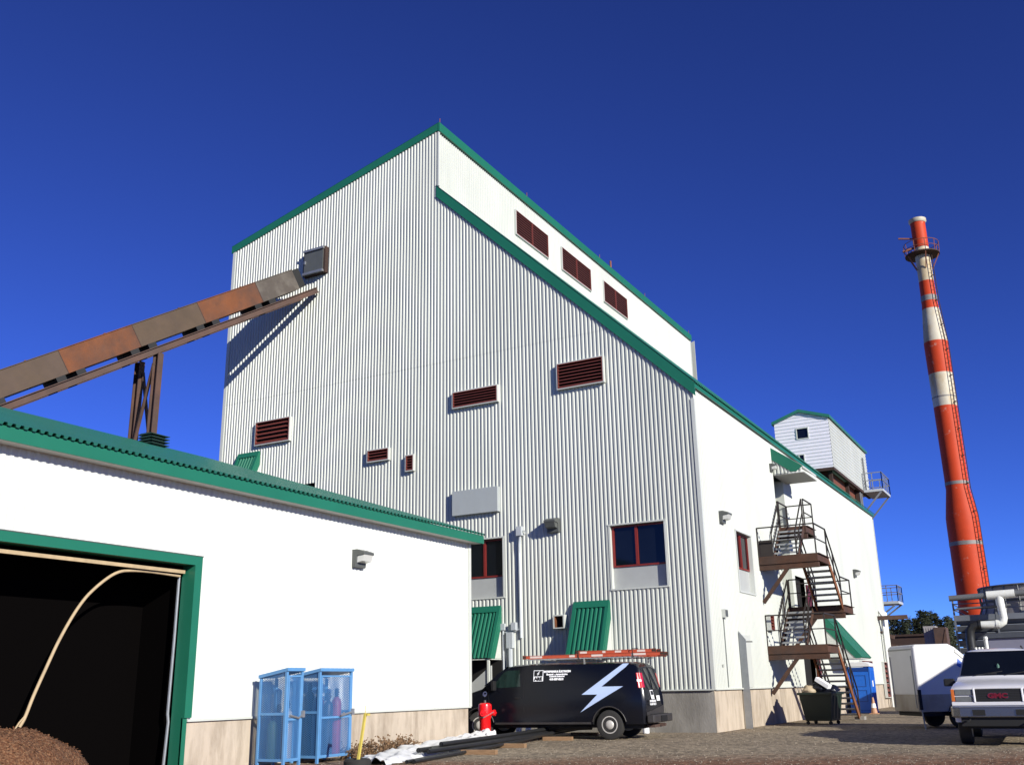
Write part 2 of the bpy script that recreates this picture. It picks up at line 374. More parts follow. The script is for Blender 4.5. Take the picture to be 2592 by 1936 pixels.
# ------------------------------------------------------------------ wall-mounted pieces: F(u, d, z) maps along / out of / up a wall
def FG(u, d, z): return V((u, 30.5-d, z))        # gable wall, u = X
def FW(u, d, z): return V((-10.1+d, u, z))       # white side wall, u = Y
def FC(u, d, z): return V((-20.19+d, u, z))      # clerestory wall
def FS(u, d, z): return V((-15.02+d, u, z))      # low building's wall
def fbox(mb, F, u0, u1, d0, d1, z0, z1, mi=0):
    vs = [F(u, d, z) for z in (z0, z1) for d in (d0, d1) for u in (u0, u1)]
    return mb.add(vs, [(0, 2, 3, 1), (4, 5, 7, 6), (0, 1, 5, 4), (2, 6, 7, 3), (0, 4, 6, 2), (1, 3, 7, 5)], mi)
def louver(T, F, u0, u1, z0, z1, n, dep=.17, mull=False, label=None):
    c = MB(); t = .035
    fbox(c, F, u0, u0+t, .02, dep, z0, z1); fbox(c, F, u1-t, u1, .02, dep, z0, z1)
    fbox(c, F, u0+t, u1-t, .02, dep, z1-t, z1); fbox(c, F, u0+t, u1-t, .02, dep, z0, z0+t)
    o = T.part('louver', c, 'white_trim', label=label)
    s = MB(); h = (z1-z0-2*t)/n; a = u0+t+.002; b = u1-t-.002
    fbox(s, F, a, b, .036, .044, z0+t, z1-t, 1)
    for w in (a, b-.03): fbox(s, F, w, w+.03, .031, dep+.006, z0+t, z1-t)
    for zz in (z0+t, z1-t-.03): fbox(s, F, a+.031, b-.031, .031, dep+.004, zz, zz+.03)
    for i in range(n):
        zb = z0+t+.03+i*(z1-z0-2*t-.06)/n; hh = (z1-z0-2*t-.06)/n
        vs = [F(u, d, z) for u in (a+.031, b-.031) for d, z in ((dep-.005, zb+.01), (dep-.005, zb+.035), (dep*.45, zb+hh*.62), (dep*.45, zb+hh*.62-.02))]
        s.add(vs, [(0, 1, 2, 3), (7, 6, 5, 4), (0, 4, 5, 1), (1, 5, 6, 2), (2, 6, 7, 3), (3, 7, 4, 0)])
    if mull: fbox(s, F, (a+b)/2-.03, (a+b)/2+.03, dep*.4, dep+.002, z0+t+.031, z1-t-.031)
    T.part('slats', s, ['louver_red', 'dark_void'], o)
def wall_lamp(T, F, u, z, w=.4, sc=1., label=None, lens='lamp_lens'):
    b = MB(); h = w/2
    prof = [(0.0, -.20), (0.0, .20), (.16, .20), (.36, .13), (.36, .07), (.15, .05), (.13, -.20)]
    b.prism([F(u-h, d*sc, z+q*sc) for d, q in prof], F(u+h, 0, 0)-F(u-h, 0, 0))
    o = T.part('wall_lamp', b, 'lamp_grey', bevel=.012, label=label)
    l = MB(); prof = [(.145, -.10), (.155, .048), (.352, .066), (.30, -.07)]
    l.prism([F(u-h+.03, d*sc, z+q*sc) for d, q in prof], F(u+h-.06, 0, 0)-F(u-h, 0, 0))
    T.part('lens', l, lens, o)
def window(T, F, u0, u1, zp, zs, z1, mull, dep=.16):
    f = MB(); w = .055
    fbox(f, F, u0+.02, u0+.02+w*1.3, -dep, -dep+.07, zs, z1-.02); fbox(f, F, u1-.02-w*.5, u1-.02, -dep, -dep+.07, zs, z1-.02)
    fbox(f, F, u0+.021+w*1.3, u1-.021-w*.5, -dep, -dep+.068, zs, zs+w); fbox(f, F, u0+.021+w*1.3, u1-.021-w*.5, -dep, -dep+.068, z1-.02-w*.8, z1-.02)
    um = u0+(u1-u0)*mull; fbox(f, F, um-.045, um+.045, -dep, -dep+.075, zs+w, z1-.02-w*.8)
    o = T.part('window', f, 'window_red')
    p = MB(); fbox(p, F, u0+.03, u1-.03, -dep-.02, -dep+.02, zs+.01, z1-.03); T.part('pane', p, 'glass', o)
    p = MB(); fbox(p, F, u0+.012, u1-.012, -dep-.06, -dep+.03, zp+.02, zs-.004); T.part('sill_panel', p, 'sill_panel', o)
    t = MB()
    fbox(t, F, u0-.05, u0+.01, -dep-.08, .045, zp, z1); fbox(t, F, u1-.01, u1+.05, -dep-.08, .045, zp, z1)
    fbox(t, F, u0-.06, u1+.06, -dep-.08, .055, z1, z1+.05); fbox(t, F, u0-.06, u1+.06, -dep-.08, .055, zp-.05, zp)
    T.part('trim', t, 'white_trim', o)
def hood(T, F, u0, u1, zt, zb, P, label=None, fade=False):
    """sloping green hood over a wall opening"""
    sl = V((0, 0, 0)) + F(0, P, zb) - F(0, 0.0, zt); L = sl.length; sl.normalize()
    ud = (F(1, 0, 0)-F(0, 0, 0)).normalized(); nn = ud.cross(sl)
    if nn.dot(F(0, 1, 0)-F(0, 0, 0)) < 0: nn = -nn
    o0 = F(0, .06, zt)
    s = MB(); ph = (u0+.12)
    s.corr(o0+ud*ph, ud, nn, sl, 0, u1-u0-.24, lambda x: .2, lambda x: L-.02, pitch=.155, dep=.05)
    o = T.part('canopy', s, 'green_trim', label=label)
    b = MB()
    def strip(a, c, p, q, th):
        b.obox(o0 + ud*(a+c)/2 + sl*(p+q)/2 + nn*th/2, ud*(c-a)/2, sl*(q-p)/2, nn*th/2)
    strip(u0, u1, -.03, .2, .075); strip(u0, u0+.12, .2, L, .07); strip(u1-.12, u1, .2, L, .07)
    e = .24
    for ue, sg in ((u0, -1), (u1, 1)):
        a = [F(ue, .06, zt), F(ue, P+.06, zb), F(ue, P+.06-e*.9, zb), F(ue, .06, zt-e*2.2)]
        b.prism(a, ud*sg*.012)
    T.part('border', b, 'green_trim', o)
    c = MB()
    for ue, sg in ((u0+.012, 1), (u1-.024, 1)):
        c.prism([F(ue, .0, zt-.02), F(ue, P+.02, zb+.01), F(ue, .0, zb+.01)], ud*.012)
    fbox(c, F, u0, u1, 0, P+.05, zb-.03, zb)
    T.part('cheeks', c, 'white_trim', o)

# ------------------------------------------------------------------ tall ribbed building
B = Thing('boiler_house', (-10.1, 30.5, 0), 'tall white ribbed metal building with green trimmed stepped roof and red louvers', 'building')
roofL = lambda x: 23.87 + .256*(x+20.19)         # upper roof, falls to the left
roofR = lambda x: 20.95 - .98*(x+20.19)          # lean-to roof, falls to the right
hg = lambda x: roofL(x)-.2 if x < -20.19 else roofR(x)-.25
w = MB()
w.corr((0, 30.5, 0), (1, 0, 0), (0, -1, 0), (0, 0, 1), -31.3, -10.1, lambda x: 1.25, lambda x: min(hg(x), 13.45),
       holes=[(-13.28, -11.36, 4.42, 6.48), (-19.28, -17.38, 4.42, 6.45), (-27.9, -26.0, 7.4, 9.4)])
w.corr((0, 30.494, 0), (1, 0, 0), (0, -1, 0), (0, 0, 1), -31.3, -12.9, lambda x: 13.4, lambda x: max(13.41, hg(x)))
T_ = B.part('gable_wall', w, 'white_siding')
w = MB()
w.corr((-10.1, 0, 0), (0, 1, 0), (1, 0, 0), (0, 0, 1), 30.5, 62.3, lambda x: 1.25, lambda x: 10.9,
       holes=[(33.98, 35.78, 4.42, 6.47), (39.9, 41.45, 4.15, 9.47), (41.85, 43.5, 4.15, 5.6), (41.95, 43.95, 0, 2.55)])
B.part('side_wall', w, 'white_siding')
w = MB(); w.corr((-20.19, 0, 0), (0, 1, 0), (1, 0, 0), (0, 0, 1), 30.5, 61.2, lambda x: 20.5, lambda x: 23.75)
B.part('clerestory_wall', w, 'white_siding')
w = MB(); w.prism([(-31.28, 62.3, 0), (-31.28, 62.3, 21), (-20.2, 62.3, 23.8), (-20.2, 62.3, 20.9), (-10.12, 62.3, 11), (-10.12, 62.3, 0)], (0, -.05, 0))
w.box(-31.3, -31.25, 30.55, 62.2, 0, 21.0)
B.part('rear_walls', w, 'white_siding')
# roofs
r = MB(); k = math.hypot(1, .98)
r.corr((-20.19, 0, 20.95), (0, 1, 0), V((.98, 0, 1)).normalized(), V((1, 0, -.98)).normalized(), 30.42, 62.4, lambda x: -.1, lambda x: 10.24*k, dep=.04)
B.part('lean_to_roof', r, 'green_roof')
r = MB(); k2 = math.hypot(1, .256)
r.corr((-20.1, 0, 23.87), (0, 1, 0), V((-.256, 0, 1)).normalized(), V((-1, 0, -.256)).normalized(), 30.42, 61.3, lambda x: 0, lambda x: 11.35*k2, dep=.04)
B.part('upper_roof', r, 'green_roof')
t = MB()
def raked(mb, f, x0, x1, h, y0, y1, dz=0.):
    mb.prism([(x0, y0, f(x0)-h+dz), (x1, y0, f(x1)-h+dz), (x1, y0, f(x1)+dz), (x0, y0, f(x0)+dz)], (0, y1-y0, 0))
raked(t, roofR, -20.22, -9.98, .47, 30.43, 30.465, -.005)
raked(t, roofR, -20.22, -9.98, .05, 30.415, 30.43, -.42)
t.box(-10.03, -9.985, 30.466, 62.4, 10.77, 10.91)
B.part('eave_trim', t, 'green_trim')
t = MB()
raked(t, roofL, -31.45, -20.1, .36, 30.43, 30.465, .03)
t.box(-20.14, -20.06, 30.42, 61.3, 23.5, 23.9)
B.part('ridge_trim', t, 'green_trim')
t = MB()
for a in ((-20.17, -20.11, 30.44, 30.53, 21.0, 23.6), (-10.16, -10.045, 30.445, 30.56, 1.23, 10.4), (-31.36, -31.2, 30.445, 30.6, 1.2, 20.7), (-20.2, -20.13, 61.16, 61.26, 20.9, 23.5), (-10.14, -10.04, 62.25, 62.34, 1.2, 10.6)):
    t = MB(); t.box(*a); B.part('corner_flashing', t, 'white_trim')
for a in ((-31.3, -10.09, 30.43, 30.52, 1.215, 1.255), (-10.12, -10.03, 30.53, 41.9, 1.215, 1.255), (-10.12, -10.03, 44.0, 62.3, 1.215, 1.255)):
    t = MB(); t.box(*a); B.part('base_flashing', t, 'white_trim')
f = MB(); f.box(-31.25, -10.12, 30.515, 30.8, -.3, 1.22)
B.part('foundation', f, 'concrete')
for a in ((-10.115, -10.105, 30.52, 33.36, -.3, 1.215), (-10.4, -10.115, 33.62, 41.95, -.3, 1.22), (-10.4, -10.115, 43.95, 62.2, -.3, 1.22), (-10.6, -10.32, 33.36, 33.62, -.3, 1.22)):
    f = MB(); f.box(*a); B.part('foundation', f, 'concrete_sunlit')
for a in ((-11.6, -10.3, 41.9, 44.0, -.1, 2.6), (-11.6, -10.3, 41.8, 43.6, 4.1, 5.65), (-28.2, -25.9, 30.75, 31.2, 7.2, 9.5)):
    d = MB(); d.box(*a); B.part('dark_doorway', d, 'dark_void')
# stacked door recess in the side wall
d = MB(); d.box(-10.50, -10.46, 39.88, 41.47, 4.1, 9.5); d.box(-10.46, -10.09, 41.45, 41.49, 4.15, 9.47); d.box(-10.46, -10.09, 39.86, 39.9, 4.15, 9.47); d.box(-10.46, -10.09, 39.9, 41.45, 4.1, 4.15)
o = B.part('door_recess', d, 'white_siding')
d = MB(); d.box(-10.46, -10.43, 40.2, 41.2, 7.35, 9.4); B.part('door', d, 'door_grey', o)
d = MB(); d.box(-10.07, -10.03, 43.98, 44.7, 0.05, 2.5); B.part('door', d, 'door_maroon', label='maroon door leaf folded back beside the dark ground doorway')
d = MB(); d.box(-10.07, -10.03, 43.55, 44.3, 4.2, 5.35); B.part('door', d, 'door_maroon', label='maroon door leaf beside the dark doorway at the middle landing')
# post beside the side door
d = MB(); d.prism([(-10.06, 33.30, -.0), (-9.84, 33.30, 0), (-9.84, 33.30, 2.78), (-10.06, 33.30, 3.06)], (0, .04, 0)); B.part('door_guard', d, 'galv')
d = MB(); d.box(-10.07, -9.85, 33.345, 33.4, 0, 1.2); B.part('dark_recess', d, 'black')  # black strip beside the guard; a recess's shade put into colour
d = MB(); d.box(-10.06, -10.02, 33.5, 34.5, 1.26, 2.95); B.part('door', d, 'white_trim')
d = MB(); d.bar((-10.05, 33.45, 2.72), (-9.75, 33.75, 2.72), .05, .05); B.part('door_closer', d, 'lamp_grey')
# windows, louvers, lamps
window(B, FG, -13.28, -11.36, 4.42, 5.12, 6.48, .46); window(B, FG, -19.28, -17.38, 4.42, 5.12, 6.45, .57)
window(B, FW, 33.98, 35.78, 4.42, 5.22, 6.47, .5)
louver(B, FG, -29.27, -27.36, 11.3, 12.33, 5); louver(B, FG, -23.34, -22.30, 9.85, 10.34, 3); louver(B, FG, -21.52, -21.13, 9.28, 9.92, 5)
louver(B, FG, -19.41, -17.43, 11.42, 12.07, 5); louver(B, FG, -15.0, -13.17, 11.45, 12.42, 7)
for y0, y1 in ((36.95, 40.25), (41.75, 45.22), (46.88, 50.18)): louver(B, FC, y0, y1, 21.48, 22.75, 9, dep=.10, mull=True)
louver(B, FW, 59.4, 61.2, .5, 2.4, 7); louver(B, FW, 53.2, 56.0, 1.6, 2.4, 3); louver(B, FW, 36.95, 37.5, 3.2, 3.78, 4)
wall_lamp(B, FG, -15.33, 6.68, w=.44, sc=1.2, lens='lamp_grey'); wall_lamp(B, FW, 32.45, 6.72); wall_lamp(B, FW, 54.5, 6.75); wall_lamp(B, FW, 39.55, 9.68, w=.3, sc=.8)
# blank sheet metal panel, entry hatch of the conveyor, small duct
b = MB(); fbox(b, FG, -19.39, -17.47, .02, .2, 7.38, 8.28); B.part('cover_panel', b, 'grey_box', bevel=.012)
b = MB(); fbox(b, FG, -26.95, -25.76, .03, .24, 18.42, 19.62); o = B.part('conveyor_hatch', b, 'rust_dark')
b = MB(); fbox(b, FG, -26.88, -25.86, .24, .28, 18.5, 19.55); B.part('hatch_door', b, 'lamp_grey', o)
b = MB(); fbox(b, FG, -26.9, -25.82, .24, .34, 19.5, 19.6); fbox(b, FG, -26.9, -25.82, .24, .36, 18.44, 18.54); fbox(b, FG, -26.86, -26.78, .28, .33, 18.95, 19.1); B.part('hatch_rails', b, 'galv', o)
b = MB()
for a in ((-15.36, -15.31, 3.24, 3.68), (-14.99, -14.94, 3.24, 3.68), (-15.31, -14.99, 3.64, 3.68), (-15.31, -14.99, 3.24, 3.27)): fbox(b, FG, a[0], a[1], .0, .3, a[2], a[3])
o = B.part('duct', b, 'white_trim'); b = MB(); fbox(b, FG, -15.31, -14.99, .04, .06, 3.27, 3.64); fbox(b, FG, -15.309, -15.29, .06, .29, 3.28, 3.63, 1); B.part('duct_lining', b, ['dark_void', 'rust_orange'], o)
# green hoods
hood(B, FG, -14.67, -13.38, 4.02, 2.32, .72); hood(B, FG, -19.3, -17.46, 4.06, 2.34, .72); hood(B, FG, -30.2, -29.0, 11.02, 9.3, .72)
hood(B, FW, 46.4, 48.6, 4.08, 2.36, 1.35)
# hood over the top landing door
u0, u1 = 39.88, 42.2; h = MB()
h.prism([FW(u0, 0, 10.52), FW(u0, 1.25, 9.62), FW(u0, 1.25, 9.70), FW(u0, 0, 10.60)], (0, u1-u0, 0))
o = B.part('canopy', h, 'white_siding')
h = MB(); h.prism([FW(u0-.05, 0, 10.60), FW(u0-.05, 1.25, 9.68), FW(u0-.05, 1.0, 9.5), FW(u0-.05, .78, 9.5), FW(u0-.05, 0, 10.10)], (0, .02, 0)); B.part('border', h, 'green_trim', o)
h = MB(); h.corr(FW(u0, 0, 0), (1, 0, 0), (0, -1, 0), (0, 0, 1), 0, 1.2, lambda x: 9.47, lambda x: 10.5-.72*x, dep=.03)
B.part('cheek', h, 'white_siding', o)
h = MB(); h.corr(FW(0, 0, 9.46), (0, 1, 0), (0, 0, -1), (1, 0, 0), u0, u1, lambda x: 0, lambda x: 1.27, dep=.03); B.part('soffit', h, 'soffit', o)
# conduits and boxes
c = MB(); fbox(c, FG, -16.74, -16.54, .03, .22, 6.44, 6.76); c.tube([FG(-16.63, .12, 6.45), FG(-16.68, .1, 6.15), FG(-16.70, .07, 5.85), FG(-16.70, .07, 3.0)], .045); c.tube([FG(-16.55, .12, 6.6), FG(-16.45, .12, 6.6), FG(-16.45, .05, 6.5)], .02)
B.part('conduit', c, 'pipe_grey')
c = MB(); fbox(c, FG, -17.46, -17.30, .04, .16, 3.28, 3.50); c.tube([FG(-17.38, .1, 3.28), FG(-17.38, .1, .8)], .035); fbox(c, FG, -17.01, -16.84, .04, .22, 3.26, 3.52)
c.tube([FG(-17.1, .12, 3.15), FG(-17.1, .12, 1.0)], .085); fbox(c, FG, -17.21, -16.98, .03, .2, 2.68, 3.2); c.tube([FG(-17.38, .1, 3.2), FG(-16.9, .1, 3.22), FG(-16.75, .1, 3.3)], .02)
B.part('conduit', c, 'pipe_grey')
c = MB(); fbox(c, FW, 31.72, 32.0, .03, .15, 3.42, 3.68); c.tube([FW(31.86, .05, 3.42), FW(31.86, .05, 1.3)], .018); fbox(c, FW, 31.4, 31.46, .03, .07, 1.9, 1.98)
o = B.part('junction_box', c, 'white_trim'); c = MB(); fbox(c, FW, 31.73, 31.99, .152, .158, 3.45, 3.66); B.part('box_cover', c, 'lamp_grey', o)
c = MB()
for i, y in enumerate((60.35, 60.9, 61.45)): c = MB(); c.tube([FW(y, .22, 0), FW(y, .22, 4.9+.1*i), FW(y, .05, 5.2)], .09); o = B.part('conduit', c, 'pvc_white')
c = MB(); c.bar(FW(60.2, .1, 2.0), FW(61.7, .1, 2.0), .08, .08); c.bar(FW(60.2, .1, 4.0), FW(61.7, .1, 4.0), .08, .08); B.part('clamp', c, 'rust_brown', o)
for a in (((-10.08, 60.0, 4.75), (-8.5, 60.0, 4.75), .2, .22), ((-10.08, 61.9, 3.3), (-9.0, 61.9, 3.1), .2, .25), ((-10.08, 61.9, 3.9), (-9.6, 61.9, 3.75), .2, .2)):
    c = MB(); c.bar(*a); B.part('steel_bracket', c, 'rust_brown')
for y in (30.5, 38.1, 46.5, 53.1, 60.9): c = MB(); c.tube([(-20.1, y, 23.85), (-20.1, y, 24.12)], .016, 6); B.part('lightning_rod', c, 'chim_rust')
c = MB(); c.tube([(-20.1, 48.0, 23.9), (-20.1, 48.0, 24.3)], .06, 8); B.part('vent_stub', c, 'chim_rust')

# ------------------------------------------------------------------ low building with the big door
S = Thing('storage_building', (-15.02, 24.35, 0), 'low white metal building with green corrugated roof and a huge open doorway', 'building')
w = MB(); w.corr((-15.02, 0, 0), (0, 1, 0), (1, 0, 0), (0, 0, 1), -1.0, 24.35, lambda x: .93, lambda x: 5.42, holes=[(3.5, 14.2, 0, 3.9)], dep=.022)
S.part('front_wall', w, 'siding_sunlit')
for a in ((14.2, 24.3), (-1, 3.4)): f = MB(); f.box(-15.32, -15.03, a[0], a[1], -.3, .9); S.part('foundation', f, 'concrete_sunlit')
f = MB(); f.box(-15.06, -14.97, 14.2, 24.37, .9, .945); f.box(-15.12, -14.965, 24.28, 24.40, .93, 5.38); S.part('base_flashing', f, 'white_trim')
w = MB(); pr = [(-15.05, 24.33, 0), (-15.05, 24.33, 5.45), (-26, 24.33, 9.1), (-26, 24.33, 0)]
w.prism(pr, (0, -.04, 0)); w.prism([(a, -1, c) for a, b_, c in pr], (0, .04, 0)); w.box(-26, -25.95, -1, 24.3, 0, 9.1); S.part('rear_walls', w, 'white_siding')
r = MB(); ks = math.hypot(1, .3246)
r.corr((-25.3, 0, 9.05), (0, 1, 0), V((.3246, 0, 1)).normalized(), V((1, 0, -.3246)).normalized(), -1.3, 24.62, lambda x: -.75, lambda x: 10.675*ks, dep=.05)
S.part('roof', r, 'green_roof')
r = MB(); r.box(-26.1, -14.7, -1.2, 24.55, 9.05, 9.06)
t = MB(); t.box(-14.70, -14.665, -1.3, 24.62, 5.355, 5.585); S.part('fascia', t, 'green_trim')
t = MB(); t.prism([(-14.67, 24.6, 5.36), (-14.67, 24.6, 5.52), (-26.0, 24.6, 9.22), (-26.0, 24.6, 9.0)], (0, .03, 0)); S.part('rake_trim', t, 'white_trim')
t = MB(); t.box(-15.02, -14.70, -1.2, 24.58, 5.36, 5.38); S.part('soffit', t, 'soffit')
# doorway surround
t = MB(); t.box(-15.0, -14.955, 14.1, 14.28, .97, 3.97); t.box(-15.0, -14.955, 3.4, 14.1, 3.80, 3.97)
t.box(-15.3, -15.001, 14.1, 14.16, .0, 3.8); t.box(-15.3, -15.001, 3.4, 14.1, 3.80, 3.86); t.box(-15.035, -14.99, 14.1, 14.2, 0.0, .97)
S.part('door_frame', t, 'green_trim')
t = MB(); t.box(-14.98, -14.95, 3.4, 14.3, 3.972, 3.99); S.part('drip_edge', t, 'lamp_grey')
t = MB(); t.tube([(-15.33, 14.02, 0), (-15.33, 14.06, .9), (-15.34, 14.04, 1.05), (-15.33, 14.05, 2.4), (-15.33, 14.05, 3.62)], .03, 8); S.part('door_track', t, 'galv')
t = MB(); t.box(-15.22, -15.17, 3.5, 14.05, 3.645, 3.71); S.part('header_board', t, 'plank')
t = MB(); t.box(-16.5, -16.45, 3.2, 14.5, 0.0, 4.6); t.box(-16.45, -15.32, 14.2, 14.24, 0, 4.6); t.box(-16.45, -15.44, 3.2, 14.2, 3.9, 3.95); S.part('dark_backdrop', t, 'doorway_dark')  # added screens behind the doorway; the dark interior is put into their colour
wall_lamp(S, FS, 19.22, 4.42, w=.4, sc=1.05)
v = MB()
for i in range(4): v.box(-25.32, -24.68, 21.08, 21.80, 8.98+.1*i, 9.0+.1*i); v.prism([(-25.32, 21.08, 9.0+.1*i), (-24.68, 21.08, 9.0+.1*i), (-24.78, 21.08, 9.03+.1*i), (-25.22, 21.08, 9.03+.1*i)], (0, .72, 0))
v.box(-25.2, -24.8, 21.2, 21.68, 8.5, 9.3); S.part('roof_vent', v, 'vent_green')
# ------------------------------------------------------------------ conveyor
v = V((-.2015, -.8258, -.5339)).normalized(); P1 = V((-26.18, 30.42, 17.60))
q = V((v.y, -v.x, 0)).normalized()
if q.x < 0: q = -q
wv = (V((0, 0, 1)) - v*v.z).normalized(); TE = 31.0
K = Thing('conveyor', P1 + v*TE, 'rusty enclosed conveyor rising into the tall white building', 'conveyor')
for off in (0, -1.0):
    b = MB(); c0 = P1 + q*(off-.0)
    for a, h, wd in ((.0, .03, .16), (.22, .03, .16), (.03, .19, .02)):
        b.obox(c0 + v*TE/2 + wv*(a+h/2), v*TE/2, wv*h/2, q*wd/2)
    K.part('beam', b, 'rust_brown')
ts = [.85, 2.87, 5.77, 8.67, 11.57, 14.47, 17.37, 20.27, 23.17, 26.07, 28.97]
mt = ['steel_grey', 'rust_orange', 'rust_grey', 'rust_orange', 'rust_grey', 'rust_orange', 'rust_grey', 'rust_orange', 'steel_grey', 'rust_orange']
lo_, hi_ = .43, 1.27
for i, (a, b_) in enumerate(zip(ts, ts[1:])):
    p = MB(); p.obox(P1 + v*(a+b_)/2 + q*-.5 + wv*(lo_+hi_)/2, v*((b_-a)/2-.006), q*.5, wv*(hi_-lo_)/2)
    p.obox(P1 + v*(a+b_)/2 + q*-.5 + wv*(hi_+.012), v*((b_-a)/2-.002), q*.53, wv*.012)
    K.part('casing_panel', p, mt[i])
p = MB(); p.obox(P1 + v*.55 + q*-.75 + wv*.88, v*.3, q*.45, wv*.40); K.part('dark_gap', p, 'black')  # black block filling the dark gap before the hatch; its shade is painted
for t_ in ts[1:]: p = MB(); p.obox(P1 + v*t_ + q*-.497 + wv*(lo_+hi_)/2, v*.012, q*.505, wv*((hi_-lo_)/2+.005)); K.part('joint_band', p, 'rust_dark')
for t_ in (3.4, 6.4, 9.6, 12.6): p = MB(); p.tube([P1+v*t_+q*-.3+wv*1.2, P1+v*t_+q*-.3+wv*1.34], .04, 6); K.part('lifting_lug', p, 'rust_orange')

for t_ in ts[1:]:
    for s in (-.42, .32):
        p = MB(); p.obox(P1 + v*(t_+s) + q*-.5 + wv*.34, v*.17, q*.52, wv*.09); K.part('bracket', p, 'black')
def bent(t_):
    tops = [P1 + v*t_ + q*o_ for o_ in (.0, -1.38)]
    for tp in tops:
        c = MB(); x, y = tp.x, tp.y
        for dx, wx, wy in ((-.12, .03, .24), (.12, .03, .24), (0, .24, .02)): c.box(x+dx-wx/2, x+dx+wx/2, y-wy/2, y+wy/2, 0, tp.z-.02)
        K.part('column', c, 'rust_brown')
    c = MB(); a, b_ = tops; zz = a.z
    seg = 3.2; zt = zz-.4
    while zt > 1:
        zb = max(.2, zt-seg)
        c.bar((a.x-.1, a.y-.09, zt), (b_.x+.1, b_.y-.09, zb), .05, .12, up=(0, 1, 0)); c.bar((b_.x+.1, b_.y+.09, zt), (a.x-.1, a.y+.09, zb), .05, .12, up=(0, 1, 0)); zt = zb
    K.part('cross_brace', c, 'rust_brown')
bent(8.15); bent(22.5)

# ------------------------------------------------------------------ fire escape on the side wall
X0, X1, XM = -10.06, -7.96, -9.02
FE = Thing('fire_escape', (-9, 39.5, 0), 'rusty brown steel switchback stair with railings against white side wall', 'fire escape')
def platform(x0, x1, y0, y1, z, name='platform'):
    p = MB()
    for y, sg in ((y0, 1), (y1, -1)):
        p.box(x0, x1, y-.01 if sg > 0 else y-.0, y+.0 if sg > 0 else y+.01, z-.27, z+.02)
        p.box(x0, x1, y if sg > 0 else y-.08, y+.08 if sg > 0 else y, z-.02, z+.0); p.box(x0, x1, y if sg > 0 else y-.08, y+.08 if sg > 0 else y, z-.27, z-.25)
    p.box(x1, x1+.012, y0, y1, z-.27, z+.02); p.box(x1+.012, x1+.08, y0, y1, z-.27, z-.25); p.box(x1+.012, x1+.08, y0, y1, z-.0, z+.02)
    o = FE.part(name, p, 'stair_rust')
    d = MB(); yy = y0+.09
    while yy < y1-.09: d.box(x0+.01, x1-.01, yy, yy+.03, z-.025, z+.005); yy += .055
    d.bar((x0, (y0+y1)/2, z-.1), (x1, (y0+y1)/2, z-.1), .08, .14)
    FE.part('grating', d, 'rail_dark', o)
    d = MB(); d.box(x0-.02, x1+.02, y0+.03, y0+.2, z-.47, z-.275); FE.part('bearer', d, 'stair_rust', o)
    return o
UP, LO, MI, TP = 5.80, 2.64, 4.19, 7.30
platform(X0, X1, 36.63, 38.46, UP); platform(X0, X1, 36.72, 38.46, LO); platform(X0, X1, 40.2, 42.0, MI); platform(X0, XM, 40.0, 41.5, TP)
def flight(x0, x1, ya, za, yb, zb):
    p = MB()
    for x, t in ((x0, 1), (x1, -1)):
        p.bar((x+.006*t, ya, za-.06), (x+.006*t, yb, zb-.06), .012, .24); p.bar((x+.03*t, ya, za+.055), (x+.03*t, yb, zb+.055), .05, .012); p.bar((x+.03*t, ya, za-.175), (x+.03*t, yb, zb-.175), .05, .012)
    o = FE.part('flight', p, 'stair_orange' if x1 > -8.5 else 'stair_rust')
    n = round(abs(zb-za)/.2)
    for i in range(1, n):
        f = i/n; y = ya+(yb-ya)*f; z = za+(zb-za)*f
        d = MB(); d.box(x0+.015, x1-.015, y-.12, y+.12, z-.015, z+.02); d.box(x0+.015, x1-.015, y-.125 if yb > ya else y+.1, y-.1 if yb > ya else y+.125, z-.05, z+.022)
        FE.part('tread', d, 'tread', o)
def rail(pts, posts=True, h=1.08, gap=1.5, name='railing', lower=(.55,)):
    p = MB(); pts = [V(a) for a in pts]; w = .045
    for a, b in zip(pts, pts[1:]):
        up = V((0, 0, h)); p.bar(a+up, b+up, w, w)
        for l in lower: p.bar(a+V((0, 0, l)), b+V((0, 0, l)), w*.8, w*.8)
        n = max(1, round((b-a).length/gap))
        for i in range(n+1 if b is pts[-1] else n):
            q = a+(b-a)*i/n; p.bar(q, q+up, w, w)
    FE.part(name, p, 'rail_dark')
flight(XM+.06, X1, 41.2, 0, 38.46, LO); flight(X0+.03, XM-.06, 38.46, LO, 40.2, MI); flight(XM+.06, X1, 40.2, MI, 38.46, UP); flight(X0+.03, XM-.06, 38.46, UP, 40.0, TP)
e = .02
rail([(X0, 36.65, UP), (X1-e, 36.65, UP), (X1-e, 38.44, UP)]); rail([(X0, 36.74, LO), (X1-e, 36.74, LO), (X1-e, 38.44, LO)])
rail([(X1-e, 40.22, MI), (X1-e, 41.98, MI), (X0, 41.98, MI)]); rail([(XM-e, 40.02, TP), (XM-e, 41.48, TP), (X0, 41.48, TP)])
rail([(X1-e, 41.2, 0), (X1-e, 38.46, LO)]); rail([(XM+.08, 41.2, 0), (XM+.08, 38.46, LO)])
rail([(X1-e, 40.2, MI), (X1-e, 38.46, UP)]); rail([(XM+.08, 40.2, MI), (XM+.08, 38.46, UP)])
rail([(X0+.05, 38.46, LO), (X0+.05, 40.2, MI)]); rail([(XM-.08, 38.46, LO), (XM-.08, 40.2, MI)])
rail([(X0+.05, 38.46, UP), (X0+.05, 40.0, TP)]); rail([(XM-.08, 38.46, UP), (XM-.08, 40.0, TP)])
rail([(X0, 40.0, TP), (X0, 41.4, TP)], gap=1.4); rail([(X0+.1, 40.22, MI), (XM+.0, 40.22, MI)], gap=1.0)
